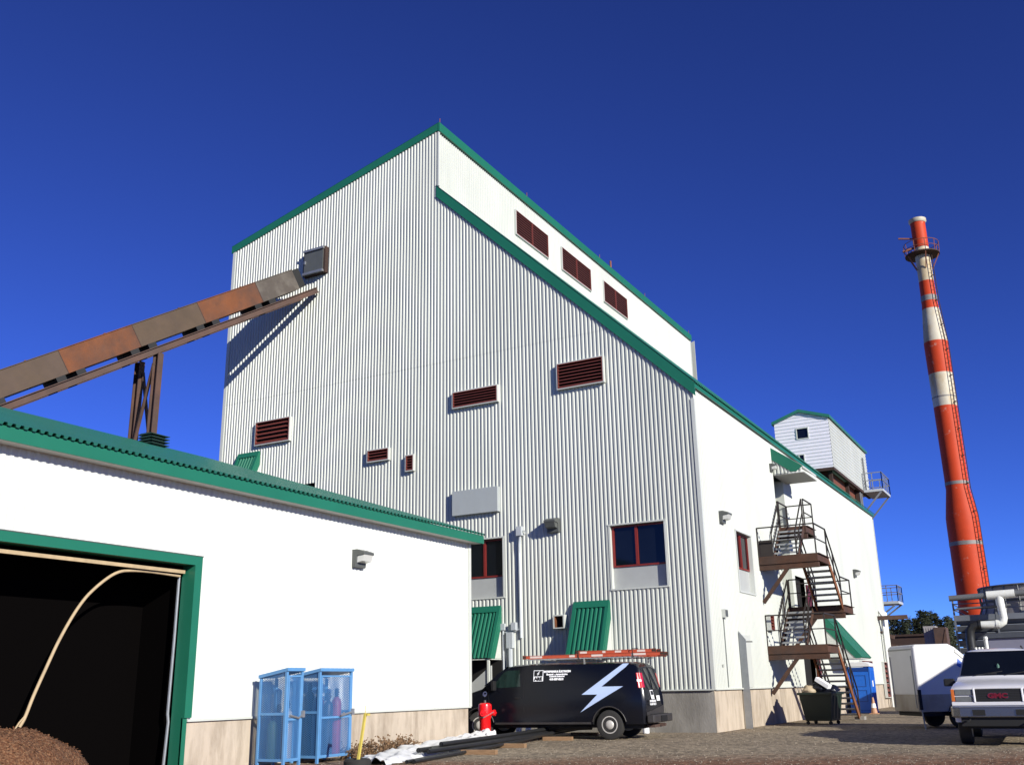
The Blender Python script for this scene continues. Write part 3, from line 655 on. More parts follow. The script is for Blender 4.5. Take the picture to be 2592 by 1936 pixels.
for z, y in ((UP, 36.72), (LO, 36.82), (MI, 40.3)):
    p = MB(); p.bar((-8.95, y, z-.3), (-10.05, y, z-1.62), .1, .12); FE.part('brace', p, 'stair_rust')
p = MB(); p.box(X0+.02, X0+.5, 36.7, 36.72, UP+.03, UP+.62); FE.part('kick_plate', p, 'rail_dark')
p = MB(); p.box(-8.15, -7.8, 40.95, 41.35, 0, .12); FE.part('footing', p, 'concrete')

# ------------------------------------------------------------------ loaf-shaped bodies for vehicles
class Body:
    """cross sections along x; top(x), plan(x), bottom(x); half width by height"""
    def __init__(s, xs, top, plan, bot, hw, lean=None, crown=.05, nz=9):
        s.xs, s.top, s.plan, s.bot, s.hw, s.lean, s.crown, s.nz = xs, top, plan, bot, hw, lean or (lambda x, z: 0), crown, nz
    def side(s, x, z, sg, off=0.):
        return V((x + s.lean(x, z), sg*(s.hw(z)*s.plan(x)+off), z))
    def mesh(s, fr=(0., .06, .2, .36, .5, .62, .74, .86, .95, 1.)):
        mb = MB(); rings = []
        for x in s.xs:
            zt, zb = s.top(x), s.bot(x); r = []
            zs = [zb+(zt-.06-zb)*f for f in fr]
            for z in zs: r.append(s.side(x, z, 1))
            w = s.hw(zs[-1])*s.plan(x)
            for k in (.9, .6, .0, -.6, -.9):
                r.append(V((x + s.lean(x, zt), w*k*.97, zt - .045*abs(k)**3*1.0 + .0)))
            for z in reversed(zs): r.append(s.side(x, z, -1))
            rings.append(r)
        n = len(rings[0])
        for r in rings: mb.v += r
        for i in range(len(rings)-1):
            for k in range(n):
                k2 = (k+1) % n; mb.f.append((i*n+k, i*n+k2, (i+1)*n+k2, (i+1)*n+k))
        mb.f += [tuple(range(n)), tuple(range((len(rings)-1)*n, len(rings)*n))]; mb.mi = [0]*len(mb.f)
        return mb
    def patch(s, poly, sg, off=.006, cuts=3, thick=.012):
        """a thin piece lying on the flank; poly in (x, z)"""
        bm = bmesh.new(); vs = [bm.verts.new((x, 0, z)) for x, z in poly]; f = bm.faces.new(vs); f.normal_update()
        bmesh.ops.triangulate(bm, faces=[f])
        if cuts: bmesh.ops.subdivide_edges(bm, edges=bm.edges[:], cuts=cuts, use_grid_fill=True)
        bm.verts.ensure_lookup_table(); mb = MB()
        mb.v = [s.side(v.co.x, v.co.z, sg, off) for v in bm.verts]; mb.f = [tuple(v.index for v in f.verts) for f in bm.faces]; mb.mi = [0]*len(mb.f); bm.free()
        return mb
def lerp(pts):
    def f(x):
        if x <= pts[0][0]: return pts[0][1]
        for (a, b), (c, d) in zip(pts, pts[1:]):
            if x <= c: return b+(d-b)*(x-a)/(c-a)
        return pts[-1][1]
    return f
def smooth(pts):
    def f(x):
        if x <= pts[0][0]: return pts[0][1]
        for (a, b), (c, d) in zip(pts, pts[1:]):
            if x <= c:
                t = (x-a)/(c-a); t = t*t*(3-2*t); return b+(d-b)*t
        return pts[-1][1]
    return f
def rrect(x0, x1, z0, z1, r, n=4):
    p = []
    for cx, cz, a in ((x1-r, z1-r, 0), (x0+r, z1-r, 90), (x0+r, z0+r, 180), (x1-r, z0+r, 270)):
        for i in range(n+1):
            t = R(a+90*i/n); p.append((cx+r*math.cos(t), cz+r*math.sin(t)))
    return p
def wheel(T, x, y, sg, r, w, rim=.222, paint='wheel_steel', steer=0.):
    """tyre with rim facing sg*y"""
    t = MB(); t.lathe([(rim, -w*.46), (r*.86, -w*.5), (r*.97, -w*.42), (r, -w*.25), (r, w*.25), (r*.97, w*.42), (r*.86, w*.5), (rim, w*.46)], n=32, axis='y')
    d = MB(); d.lathe([(rim+.006, -w*.47), (rim+.006, w*.48), (rim-.02, w*.49), (rim-.035, w*.30), (rim*.62, w*.34), (rim*.5, w*.50), (rim*.28, w*.56), (0.004, w*.57)], n=32, axis='y')
    h = MB()
    for k in range(8):
        a = 2*math.pi*k/8; h.obox((rim*.72*math.cos(a), w*.325, rim*.72*math.sin(a)), V((math.cos(a), 0, math.sin(a)))*.022, V((0, .012, 0)), V((-math.sin(a), 0, math.cos(a)))*.03)
    mtx = Matrix.Translation((x, y, r)) @ Matrix.Rotation(R(steer), 4, 'Z') @ Matrix.Scale(sg, 4, (0, 1, 0))
    for m_ in (t, d, h): m_.v = [mtx @ p for p in m_.v]
    o = T.part('wheel', t, 'tyre', smooth=True); T.part('rim', d, paint, o, smooth=True); T.part('vent_slots', h, 'black', o)
def cut_arches(o, cuts):
    """cut wheel arches out of a body mesh"""
    for (x, y, r, d) in cuts:
        c = MB(); c.lathe([(r, -d/2), (r, d/2)], (x, y, r*.80), 40, axis='y'); k = c.build('arch_cutter', 'black')
        k.parent = o.parent
        m_ = o.modifiers.new('b', 'BOOLEAN'); m_.operation = 'DIFFERENCE'; m_.object = k; m_.solver = 'EXACT'
        if len(o.data.materials) < 2: o.data.materials.append(MATS['black'])
        bpy.context.view_layer.update(); dg = bpy.context.evaluated_depsgraph_get()
        me = bpy.data.meshes.new_from_object(o.evaluated_get(dg), depsgraph=dg); old = o.data; o.modifiers.clear(); me.name = old.name; o.data = me
        bpy.data.objects.remove(k)

# ------------------------------------------------------------------ electrician's van
A_, B_ = V((-11.71, 26.25, 0)), V((-15.63, 25.86, 0)); hd = (B_-A_).normalized(); lf = V((-hd.y, hd.x, 0))
vo = A_ - hd*1.03 - lf*.96
VN = Thing('van', vo, 'dark navy electrician van with silver lightning bolt and ladders on its roof', 'van', rotz=math.atan2(hd.y, hd.x), local=True)
hwv = lerp([(.3, .955), (.55, .985), (.95, .995), (1.18, .985), (1.75, .885), (1.95, .83), (2.08, .77)])
topv = smooth([(0, 1.90), (.12, 2.00), (.5, 2.045), (3.3, 2.065), (3.9, 2.04), (4.12, 1.99)])
def tv(x):
    if x < 4.12: return topv(x)
    return lerp([(4.12, 1.99), (4.38, 1.86), (4.88, 1.42), (5.05, 1.37), (5.5, 1.24), (5.72, 1.10), (5.8, .92)])(x)
AX0, AX1 = 1.03, 4.97
bd = Body([0, .03, .08, .18, .4, .8, 1.3, 2, 2.8, 3.3, 3.7, 3.95, 4.12, 4.38, 4.65, 4.88, 5.05, 5.3, 5.6, 5.72, 5.8], tv,
          smooth([(0, .90), (.10, .975), (.35, 1.), (4.5, 1.), (5.2, .97), (5.8, .86)]), lambda x: .40 if x < 5.0 else .36, hwv,
          lean=lambda x, z: max(0, z-1.05)*.22*max(0, 1-x/.5))
ob = VN.part('body', bd.mesh(), 'van_paint')
cut_arches(ob, [(AX0, .9, .47, .5), (AX1, .9, .46, .5), (AX0, -.9, .47, .5), (AX1, -.9, .46, .5)])
for p in ob.data.polygons: p.use_smooth = True
try: ob.data.set_sharp_from_angle(angle=R(32))
except Exception: pass
for x, st in ((AX0, 0), (AX1, 14)):
    for sg in (1, -1): wheel(VN, x, sg*.845, sg, .387, .25, steer=st)
und = MB(); und.box(.3, 5.5, -.6, .6, .3, .42); und.tube([(1.7, .55, .33), (2.7, .5, .3), (3.3, .55, .33)], .09, 10); und.box(.15, .9, -.75, .75, .28, .42); VN.part('chassis', und, 'black')
for sg in (1, -1):
    w = bd.patch([(3.66, 1.42), (4.36, 1.40), (4.52, 1.45), (4.20, 1.83), (4.10, 1.87), (3.70, 1.88)], sg, .004); VN.part('side_window', w, 'van_glass')
    l = bd.patch([(3.54, .45), (3.552, .45), (3.552, 1.93), (3.54, 1.93)], sg, .002, 3); l2 = bd.patch([(4.62, .9), (4.635, .9), (4.66, 1.3), (4.645, 1.3)], sg, .002, 3); VN.part('door_seam', l, 'black'); VN.part('door_seam', l2, 'black')
    b = MB(); b.obox((3.72, sg*1.0, 1.12), (.09, 0, 0), (0, .012, 0), (0, 0, .018)); VN.part('door_handle', b, 'black')
    b = MB(); b.obox((4.42, sg*1.12, 1.46), (.05, 0, 0), (0, .09, 0), (0, 0, .13)); b.bar((4.5, sg*.95, 1.40), (4.44, sg*1.06, 1.44), .04, .04); VN.part('mirror', b, 'black', bevel=.015)
    t = bd.patch([(.0, 1.34), (.13, 1.34), (.13, 1.73), (.0, 1.73)], sg, .014); o = VN.part('tail_light', t, 'tail_red')
    t = MB(); z0 = 1.345
    for k in range(8):
        za, zb = z0+k*.048, z0+(k+1)*.048
        a = [bd.side(0, z, sg, .013) for z in (za, zb)]
        t.quad(a[0], a[1], V((bd.lean(0, zb)-.014, a[1].y-sg*.15, zb)), V((bd.lean(0, za)-.014, a[0].y-sg*.15, za)))
    VN.part('lamp_face', t, 'tail_red', o)
    t = bd.patch([(-.0, 1.50), (.135, 1.50), (.135, 1.56), (-.0, 1.56)], sg, .018); VN.part('reversing_lens', t, 'decal_white', o)
    for xc in (AX0, AX1):
        a = MB(); pts = []
        for k in range(17):
            th = math.pi*k/16; x = xc+.485*math.cos(th); z = .375+.485*math.sin(th)
            if z > .42: pts.append(bd.side(x, z, sg, .006))
        a.tube(pts, .016, 6); VN.part('arch_lip', a, 'van_dirt')
    s_ = bd.patch([(1.56, .405), (4.45, .405), (4.45, .46), (1.56, .46)], sg, .004, 2); VN.part('sill_dirt', s_, 'van_dirt')
# bolt and lettering on the flank that faces the yard
def flank(vs, fs, off=.006):
    mb = MB(); mb.v = [bd.side(x, z, 1, off) for x, z in vs]; mb.f = fs; mb.mi = [0]*len(fs); return mb
b = bd.patch([(.61, 1.985), (.40, 1.985), (1.22, 1.385), (.60, 1.385), (1.85, .715), (1.34, 1.18), (1.80, 1.18)], 1, .006, 5); VN.part('lightning_bolt', b, 'bolt_silver')
def letter(txt, x0, z, width, size, m_='decal_white', off=.007, name='lettering'):
    vs, fs = text_mesh(txt, size, bold=.004*size/.05); w = max(v[0] for v in vs); k = width/w
    VN.part(name, flank([(x0-v[0]*k, z+v[1]) for v in vs], fs, off), m_)
letter('ENTREPRENEUR \u00c9LECTRICIEN', 2.95, 1.795, .81, .068)
letter('\u00c9lectricit\u00e9 - Automatisation', 2.87, 1.722, .64, .058); letter('Contr\u00f4le industriel', 2.78, 1.668, .46, .056); letter('418-387-8213', 2.77, 1.585, .42, .075)
def rect(x0, x1, z0, z1): return [(x0, z0), (x1, z0), (x1, z1), (x0, z1)]
o = VN.part('logo_panel', bd.patch(rect(2.965, 3.265, 1.56, 1.86), 1, .005, 2), 'decal_white')
VN.part('logo_field', bd.patch(rect(2.985, 3.245, 1.695, 1.845), 1, .009, 2), 'decal_black', o)
VN.part('logo_bolt', bd.patch([(3.08, 1.835), (3.06, 1.835), (3.12, 1.775), (3.08, 1.775), (3.155, 1.705), (3.125, 1.755), (3.165, 1.755)], 1, .013, 1), 'decal_white', o)
letter('ARE', 3.235, 1.585, .235, .12, 'decal_black', .009)
c = [(4.77+.075*math.cos(t), 1.24+.075*math.sin(t)) for t in [2*math.pi*k/20 for k in range(20)]]
o = VN.part('round_badge', bd.patch(c, 1, .005, 1), 'decal_white'); VN.part('badge_mark', bd.patch(rect(4.725, 4.80, 1.235, 1.27), 1, .009, 1), 'decal_black', o)
# rear end
def rear(y, z, off=.0): return V((bd.lean(0, z)-.006-off, y, z))
def rpoly(pts, off=.0):
    mb = MB(); mb.v = [rear(y, z, off) for y, z in pts] + [rear(y, z, off-.01) for y, z in pts]; n = len(pts)
    mb.f = [tuple(range(n))]+[(i, (i+1) % n, n+(i+1) % n, n+i) for i in range(n)]; mb.mi = [0]*len(mb.f); return mb
for sg in (1, -1): VN.part('rear_window', rpoly([(sg*(.05+ .0*1), 1.30), (sg*.68, 1.30), (sg*.64, 1.84), (sg*.05, 1.86)]), 'glass')
VN.part('door_seam', rpoly([(-.006, .55), (.006, .55), (.006, 1.88), (-.006, 1.88)], .001), 'black')
o = VN.part('rear_logo', rpoly(rect(.02, .30, 1.03, 1.27)), 'decal_white'); VN.part('logo_field', rpoly(rect(.05, .27, 1.14, 1.25), .003), 'decal_black', o)
vs, fs = text_mesh('ENTREPRENEUR', .075, bold=.004); w_ = max(v[0] for v in vs)
mb = MB(); mb.v = [rear(.52-v[0]/w_*.62, .955+v[1], .004) for v in vs]; mb.f = fs; mb.mi = [0]*len(fs); VN.part('lettering', mb, 'decal_white')
vs, fs = text_mesh('418-387-8213', .08, bold=.004); w_ = max(v[0] for v in vs)
mb = MB(); mb.v = [rear(.52-v[0]/w_*.62, .875+v[1], .004) for v in vs]; mb.f = fs; mb.mi = [0]*len(fs); VN.part('lettering', mb, 'decal_white')
VN.part('licence_plate', rpoly(rect(-.50, -.20, .98, 1.12), .008), 'decal_white')
VN.part('road_dirt', rpoly([(-.84, .62), (.84, .62), (.84, .70), (.3, .74), (-.84, .86)], .001), 'van_dirt')
mb = MB(); mb.obox((-.13, 0, .53), (.10, 0, 0), (0, .95, 0), (0, 0, .105)); o = VN.part('bumper', mb, 'van_dirt', bevel=.03)
mb = MB(); mb.box(-.2, -.03, -.6, .6, .638, .646); mb.box(-.26, -.231, -.28, .28, .45, .6); VN.part('step_pad', mb, 'black', o)
mb = MB(); mb.box(-.28, .3, -.05, .05, .33, .40); mb.box(-.12, .1, -.55, .55, .30, .37); VN.part('tow_hitch', mb, 'rust_brown')
# front end
mb = MB(); mb.obox((5.80, 0, .55), (.10, 0, 0), (0, .92, 0), (0, 0, .13)); VN.part('bumper', mb, 'chrome', bevel=.03)
mb = MB(); mb.box(5.76, 5.83, -.55, .55, .78, 1.02); VN.part('grille', mb, 'black')
for sg in (1, -1): mb = MB(); mb.box(5.74, 5.82, sg*.72-.14, sg*.72+.14, .80, 1.0); VN.part('headlight', mb, 'headlight')
mb = MB(); mb.quad((4.17, -.66, 1.975), (4.17, .66, 1.975), (4.86, .8, 1.45), (4.86, -.8, 1.45)); mb.v = [v+V((.012, 0, .012)) for v in mb.v]; VN.part('windscreen', mb, 'glass')
rk = MB()
for x in (.35, 1.75, 3.2):
    rk.bar((x, -.80, 2.16), (x, .80, 2.16), .05, .035)
    for sg in (1, -1): rk.bar((x, sg*.78, 2.0), (x, sg*.80, 2.16), .04, .04)
for sg in (1, -1): rk.bar((.2, sg*.8, 2.155), (3.5, sg*.8, 2.155), .035, .03)
VN.part('roof_rack', rk, 'alu')
def ladder(x0, x1, y0, y1, z, label, rails=.085):
    L = Thing('ladder', vo, label, 'ladder', 'ladders tied on the roof of the van', rotz=math.atan2(hd.y, hd.x), local=True)
    for y in (y0, y1):
        r_ = MB(); r_.box(x0, x1, y-.018, y+.018, z, z+rails); r_.box(x0, x1, y-.03, y+.03, z, z+.008); r_.box(x0, x1, y-.03, y+.03, z+rails-.008, z+rails); o = L.part('rail', r_, 'ladder_orange')
        lb = MB()
        for a, b_ in ((.12, .22), (.42, .5), (.62, .66), (.86, .95)): lb.box(x0+(x1-x0)*a, x0+(x1-x0)*b_, y-.0195, y+.0195, z+.015, z+rails-.015)
        L.part('sticker', lb, 'ladder_label', o)
    n = int((x1-x0)/.3)
    for i in range(n): r_ = MB(); x = x0+.15+i*.3; r_.tube([(x, y0, z+rails*.5), (x, y1, z+rails*.5)], .017, 8); L.part('rung', r_, 'alu')
    for x in (x0+.03, x1-.03): r_ = MB(); r_.box(x-.05, x+.05, y0-.028, y0+.028, z-.01, z+rails+.01); r_.box(x-.05, x+.05, y1-.028, y1+.028, z-.01, z+rails+.01); L.part('end_cap', r_, 'rust_dark')
ladder(-.55, 3.6, .42, .80, 2.18, 'long orange ladder lying on the roof rack at the yard side')
ladder(-.3, 2.0, .22, .74, 2.27, 'short orange ladder with pale stickers stacked on top of the longer one')
ladder(-.2, 3.4, -.7, -.28, 2.18, 'long orange ladder on the roof rack at the wall side')
st = MB()
for x in (1.9, .3): st.tube([(x, .84, 2.14), (x+.03, .83, 2.37), (x, .4, 2.39), (x, .15, 2.2)], .012, 6)
VN.part('tie_strap', st, 'black')

# ------------------------------------------------------------------ things on the ground near the van
hx, hy = -15.0, 25.15
HY = Thing('fire_hydrant', (hx, hy, 0), 'bright red standpipe hydrant in front of the van nose', 'hydrant')
b = MB(); b.lathe([(.14, -.1), (.14, .06), (.20, .07), (.20, .11), (.20, .13), (.20, .17), (.16, .19), (.155, .58), (.175, .62), (.185, .66), (.19, .72), (.19, .92), (.18, .97), (.13, 1.005), (.07, 1.01)], (hx, hy, 0), 28)
ob = HY.part('barrel', b, 'hydrant_red', smooth=True)
b = MB(); b.lathe([(.035, 1.0), (.035, 1.07), (.03, 1.08)], (hx, hy, 0), 6); HY.part('operating_nut', b, 'lamp_grey')
for a in (-70, 20, 110):
    b = MB(); d = V((math.cos(R(a)), math.sin(R(a)), 0)); c = V((hx, hy, .74)); b.tube([c+d*.15, c+d*.24, c+d*.241, c+d*.30], [.075, .075, .09, .085], 14); b.tube([c+d*.30, c+d*.33], .025, 5); HY.part('outlet_cap', b, 'hydrant_red', smooth=True)
b = MB(); b.tube([(hx-.19, hy-.05, .74), (hx-.1, hy-.19, .64), (hx+.06, hy-.2, .62), (hx+.19, hy-.1, .70), (hx+.28, hy, .77)], .012, 6); HY.part('cap_chain', b, 'alu')
pl = [((-12.83, 18.71, .16), (-14.25, 29.0, .20), .05), ((-12.66, 18.95, .16), (-14.05, 29.1, .20), .05), ((-12.70, 19.4, .25), (-14.12, 28.9, .29), .05), ((-12.5, 18.6, .15), (-13.85, 28.9, .19), .05), ((-12.07, 17.2, .045), (-13.6, 25.4, .14), .035), ((-11.96, 17.3, .045), (-13.45, 25.6, .13), .035)]
lb_ = ['thick black pipe on the wall side of the pipe bundle', 'thick black pipe beside the outermost one in the bundle', 'thick black pipe stacked on top of two others', 'black pipe lying low on the yard side of the thick ones', 'thin black pipe lying flat nearest the white sheet end', 'thin black pipe at the outer yard edge of the bundle']
for (p, q_, r_), l_ in zip(pl, lb_):
    b = MB(); n = 9; pts = [V(p).lerp(V(q_), i/(n-1)) + V((.0, 0, -.02*math.sin(math.pi*i/(n-1)))) for i in range(n)]
    b.tube(pts, r_, 12, cap=False); b.tube([V(p)+(V(q_)-V(p))*.002, V(p)+(V(q_)-V(p))*.012], r_*.8, 12)
    single('black_pipe', b, 'black_pipe', p, l_, 'pipe', 'black pipes lying on wood blocks', smooth=True)
for (x, y, rz), l_ in zip(((-12.15, 20.1, 8), (-12.72, 22.5, 4), (-13.05, 25.75, 10), (-13.4, 28.2, 5)), ('wooden block under the near end of the black pipes', 'wooden block under the middle of the black pipes', 'wooden block under the pipes by the van side', 'wooden block under the pipes beneath the van')):
    b = MB(); b.obox((0, 0, .05), (.42, 0, 0), (0, .07, 0), (0, 0, .05)); o = b.build('wood_block', 'wood_block', bevel=.006); o.location = (x, y, 0); o.rotation_euler.z = R(rz); tag(o, l_, 'wood block', 'wood blocks under the pipes')
# plastic sheet
random.seed(3)
cl = [(-12.55, 16.75), (-12.95, 17.7), (-13.45, 19.2), (-13.9, 20.9), (-14.35, 22.8), (-14.62, 24.1), (-14.72, 24.9)]; wd = [.28, .5, .6, .55, .4, .3, .2]
b = MB(); nu, nv = 60, 14
for i in range(nu+1):
    f = i/nu*(len(cl)-1); k = min(int(f), len(cl)-2); t = f-k
    c = V((*cl[k], 0)).lerp(V((*cl[k+1], 0)), t); w_ = wd[k]+(wd[k+1]-wd[k])*t; w_ *= 1+.18*math.sin(i*1.3)
    for j in range(nv+1):
        u = j/nv*2-1
        z = .05+.20*(i/nu)**1.5+.06*(1-u*u)+.035*math.sin(u*9+i*.35)+.025*math.sin(i*.9+u*4)+random.uniform(-.012, .012)
        b.v.append(V((c.x+u*w_*.95, c.y+u*w_*.25, max(.012, z*(1 if abs(u) < .95 else .2)))))
for i in range(nu):
    for j in range(nv): b.f.append((i*(nv+1)+j, i*(nv+1)+j+1, (i+1)*(nv+1)+j+1, (i+1)*(nv+1)+j)); b.mi.append(0)
single('plastic_sheet', b, 'sheet_white', (-13.9, 20.9, 0), 'crumpled white plastic sheet lying along the black pipes', 'sheet', smooth=True)
# dry shrubs
def shrub(x, y, r, h, label):
    b = MB(); lf_ = MB()
    for i in range(26):
        a = random.uniform(0, 6.28); q = random.random()**.6; p0 = V((random.uniform(-.05, .05), random.uniform(-.05, .05), 0)); p1 = V((math.cos(a)*r*q, math.sin(a)*r*q, h*random.uniform(.5, 1.0)*(1.1-q*.5)))
        b.tube([p0, (p0+p1)/2+V((0, 0, .04)), p1], [.006, .005, .003], 4, cap=False)
        for k in range(16):
            c = p0.lerp(p1, random.uniform(.25, 1))+V([random.gauss(0, .05) for _ in range(3)]); c.z = max(.01, c.z)
            u = V([random.gauss(0, 1) for _ in range(3)]).normalized()*random.uniform(.018, .035); w_ = u.orthogonal()*random.uniform(.4, .8)
            lf_.quad(c-u, c+w_, c+u, c-w_)
    T = Thing('dry_shrub', (x, y, 0), label, 'shrub', 'dry brown shrubs along the low wall'); T.org = V((0, 0, 0))
    T.part('twigs', b, 'twig'); T.part('leaves', lf_, 'dry_leaf')
random.seed(5)
for a in ((-14.05, 17.95, .45, .34, 'dry brown shrub beside the yellow marker pole'), (-14.3, 18.9, .5, .38, 'dry brown shrub second from the yellow pole'), (-14.45, 19.8, .5, .42, 'dry brown shrub third from the yellow pole, taller'), (-14.6, 20.7, .45, .40, 'dry brown shrub farthest from the yellow pole by the wall')): shrub(*a)
# tyre planter with the pole
b = MB(); b.lathe([(.15, .02), (.23, 0), (.265, .04), (.265, .11), (.23, .15), (.17, .14), (.15, .12), (.145, .04)], (0, 0, 0), 28); b.lathe([(.17, .03), (.165, .11)], (0, 0, 0), 20)
o = single('tyre', b, 'tyre', (0, 0, 0), 'old black tyre lying flat around the yellow pole', 'tyre', smooth=True); o.location = (-12.62, 16.35, 0)
PO = Thing('marker_pole', (-12.62, 16.35, 0), 'thin yellow marker pole leaning in the black tyre', 'pole')
b = MB(); b.bar((-12.62, 16.35, .02), (-12.57, 16.5, .98), .045, .045); PO.part('post', b, 'yellow')
b = MB(); b.tube([(-12.57, 16.5, .95), (-12.575, 16.51, 1.12)], .006, 5); b.obox((-12.54, 16.53, .95), (.03, 0, 0), (0, .045, 0), (0, 0, .02)); PO.part('clip', b, 'yellow')

# ------------------------------------------------------------------ gas cages
def cage(y0, y1, label, ch=1.82, x0=-14.72, x1=-14.0, mid=.96):
    T = Thing('gas_cage', ((x0+x1)/2, (y0+y1)/2, 0), label, 'cage', 'blue mesh gas bottle cages'); t = .05; zb = ch-.13
    zt = lambda x: zb+(ch-zb)*(x-x0)/(x1-x0)
    f = MB()
    for x in (x0, x1-t):
        for y in (y0, y1-t): f.box(x, x+t, y, y+t, .0, zt(x)-.02)
    for y in (y0, y1-t):
        for z in (.1, mid): f.box(x0+t, x1-t, y+.004, y+t-.004, z, z+t)
    for x in (x0, x1-t):
        for z in (.1,): f.box(x+.004, x+t-.004, y0+t, y1-t, z, z+t)
    T.part('frame', f, 'cage_blue')
    r = MB(); r.prism([(x0-.02, y0-.015, zt(x0)-.02), (x1+.03, y0-.015, zt(x1)-.02), (x1+.03, y0-.015, zt(x1)+.045), (x0-.02, y0-.015, zt(x0)+.045)], (0, y1-y0+.03, 0)); T.part('roof', r, 'cage_blue')
    m_ = MB()
    for y in (y0+.02, y1-.02): m_.quad((x0+.03, y, .12), (x1-.03, y, .12), (x1-.03, y, zt(x1)-.03), (x0+.03, y, zt(x0)-.03))
    m_.quad((x0+.02, y0+.03, .12), (x0+.02, y1-.03, .12), (x0+.02, y1-.03, zt(x0)-.03), (x0+.02, y0+.03, zt(x0)-.03))
    T.part('mesh_panel', m_, 'expanded_metal')
    fl = MB(); fl.box(x0+.03, x1-.03, y0+.03, y1-.03, .1, .13); T.part('floor_plate', fl, 'cage_blue')
    d = MB(); w = .035; yy0, yy1 = y0+t+.005, y1-t-.005; zz = zt(x1)-.10
    for a in ((yy0, yy0+w, .12, zz), (yy1-w, yy1, .12, zz), (yy0+w, yy1-w, .12, .12+w), (yy0+w, yy1-w, zz-w, zz)): d.box(x1-.03, x1+.006, *a)
    d.box(x1-.03, x1+.006, yy0+w, yy1-w, mid-.1, mid-.06)
    o = T.part('door', d, 'cage_blue'); q_ = MB(); q_.quad((x1-.012, yy0+.01, .13), (x1-.012, yy1-.01, .13), (x1-.012, yy1-.01, zz-.01), (x1-.012, yy0+.01, zz-.01)); T.part('door_mesh', q_, 'expanded_metal', o)
    q_ = MB(); q_.box(x1, x1+.05, y1-.05, y1+.03, mid-.05, mid+.08); q_.tube([(x1+.03, y1-.3 if y1-y0 > .8 else y0+.1, mid), (x1+.05, (y0+y1)/2+.1, mid-.06), (x1+.03, y1, mid+.02)], .02, 6); T.part('lock_chain', q_, 'alu', o)
cage(15.80, 16.30, 'narrow blue mesh cage nearer the open doorway'); cage(16.81, 17.90, 'wide blue mesh cage holding tall red gas bottles')
def bottle(x, y, h, r, m_, label):
    T = Thing('gas_cylinder', (x, y, .13), label, 'gas bottle', 'gas bottles standing in the blue cages'); T.org = V((0, 0, 0))
    b = MB(); b.lathe([(r*.92, 0), (r, .02), (r, h-r*1.6), (r*.88, h-r*.9), (r*.5, h-r*.35), (.035, h-.02), (.03, h)], (0, 0, 0), 20); T.part('shell', b, m_, smooth=True)
    b = MB(); b.lathe([(.04, h-.02), (.045, h+.08), (.04, h+.13), (.012, h+.15)], (0, 0, 0), 12); b.tube([(.02, 0, h+.06), (.07, 0, h+.06)], .015, 6); T.part('valve_cap', b, 'cyl_dark', smooth=True)
for a in ((-14.2, 17.62, 1.18, .105, 'cyl_red', 'red gas bottle at the right front of the wide cage'), (-14.45, 17.36, 1.18, .105, 'cyl_red', 'red gas bottle behind a dark one in the wide cage'), (-14.22, 17.38, 1.1, .10, 'cyl_dark', 'dark gas bottle between the two red ones'), (-14.2, 17.02, 1.2, .11, 'cyl_blue', 'tall blue gas bottle at the left front of the wide cage'), (-14.5, 17.1, 1.3, .11, 'cyl_dark', 'tallest dark gas bottle at the back of the wide cage'), (-14.5, 17.66, 1.1, .1, 'cyl_grey', 'grey gas bottle in the back corner of the wide cage'),
          (-14.2, 16.08, .98, .11, 'cyl_grey', 'grey gas bottle at the front of the narrow cage'), (-14.45, 15.95, .75, .10, 'cyl_green', 'short green gas bottle at the back of the narrow cage'), (-14.5, 16.17, .9, .09, 'cyl_blue', 'blue gas bottle at the back of the narrow cage')): bottle(*a)

# ------------------------------------------------------------------ open doorway contents
random.seed(11)
b = MB(); nx, ny = 40, 70; cx, cy = -15.35, 10.55
import mathutils
def hh(x, y):
    d = math.sqrt(((x-cx)/1.15)**2+((y-cy)/1.95)**2); z = .92*max(0, 1-d**2.6)
    return z + (mathutils.noise.noise(V((x*3, y*3, 0)))*.07 + mathutils.noise.noise(V((x*9, y*9, 3)))*.04 + mathutils.noise.noise(V((x*22, y*22, 3)))*.02)*(1 if z > .02 else 0) - .01
xs = [cx-1.25+2.5*i/nx for i in range(nx+1)]; ys = [cy-2.1+4.2*j/ny for j in range(ny+1)]
b.v = [V((x, y, hh(x, y))) for x in xs for y in ys]; b.f = [(i*(ny+1)+j, i*(ny+1)+j+1, (i+1)*(ny+1)+j+1, (i+1)*(ny+1)+j) for i in range(nx) for j in range(ny)]; b.mi = [0]*len(b.f)
for i in range(2600):
    x, y = random.uniform(xs[0], xs[-1]), random.uniform(ys[0], ys[-1]); z = hh(x, y)
    if z < .03: continue
    u = V([random.gauss(0, 1), random.gauss(0, 1), random.gauss(0, .45)]).normalized()*random.uniform(.012, .04); w_ = u.orthogonal().normalized()*random.uniform(.006, .014); c = V((x, y, z+.008)); b.quad(c-u-w_, c+u-w_, c+u+w_, c-u+w_)
single('wood_chip_pile', b, 'chips', (cx, cy, 0), 'heap of brown wood chips spilling through the open doorway', 'wood chips', kind='stuff', smooth=True)
b = MB(); hp = [(14.0, 3.60), (13.3, 3.62), (12.8, 3.60), (12.53, 3.54), (12.29, 3.38), (12.03, 3.12), (11.79, 2.79), (11.54, 2.32), (11.34, 1.84), (11.17, 1.41), (11.06, 1.08), (10.98, .93)]
hs = []
for i in range(len(hp)-1):
    p0, p1, p2, p3 = (V(hp[max(0, min(len(hp)-1, k))]) for k in (i-1, i, i+1, i+2))
    for k in range(5):
        t = k/5; hs.append(.5*((2*p1)+(p2-p0)*t+(2*p0-5*p1+4*p2-p3)*t*t+(3*p1-p0-3*p2+p3)*t**3))
hs.append(V(hp[-1]))
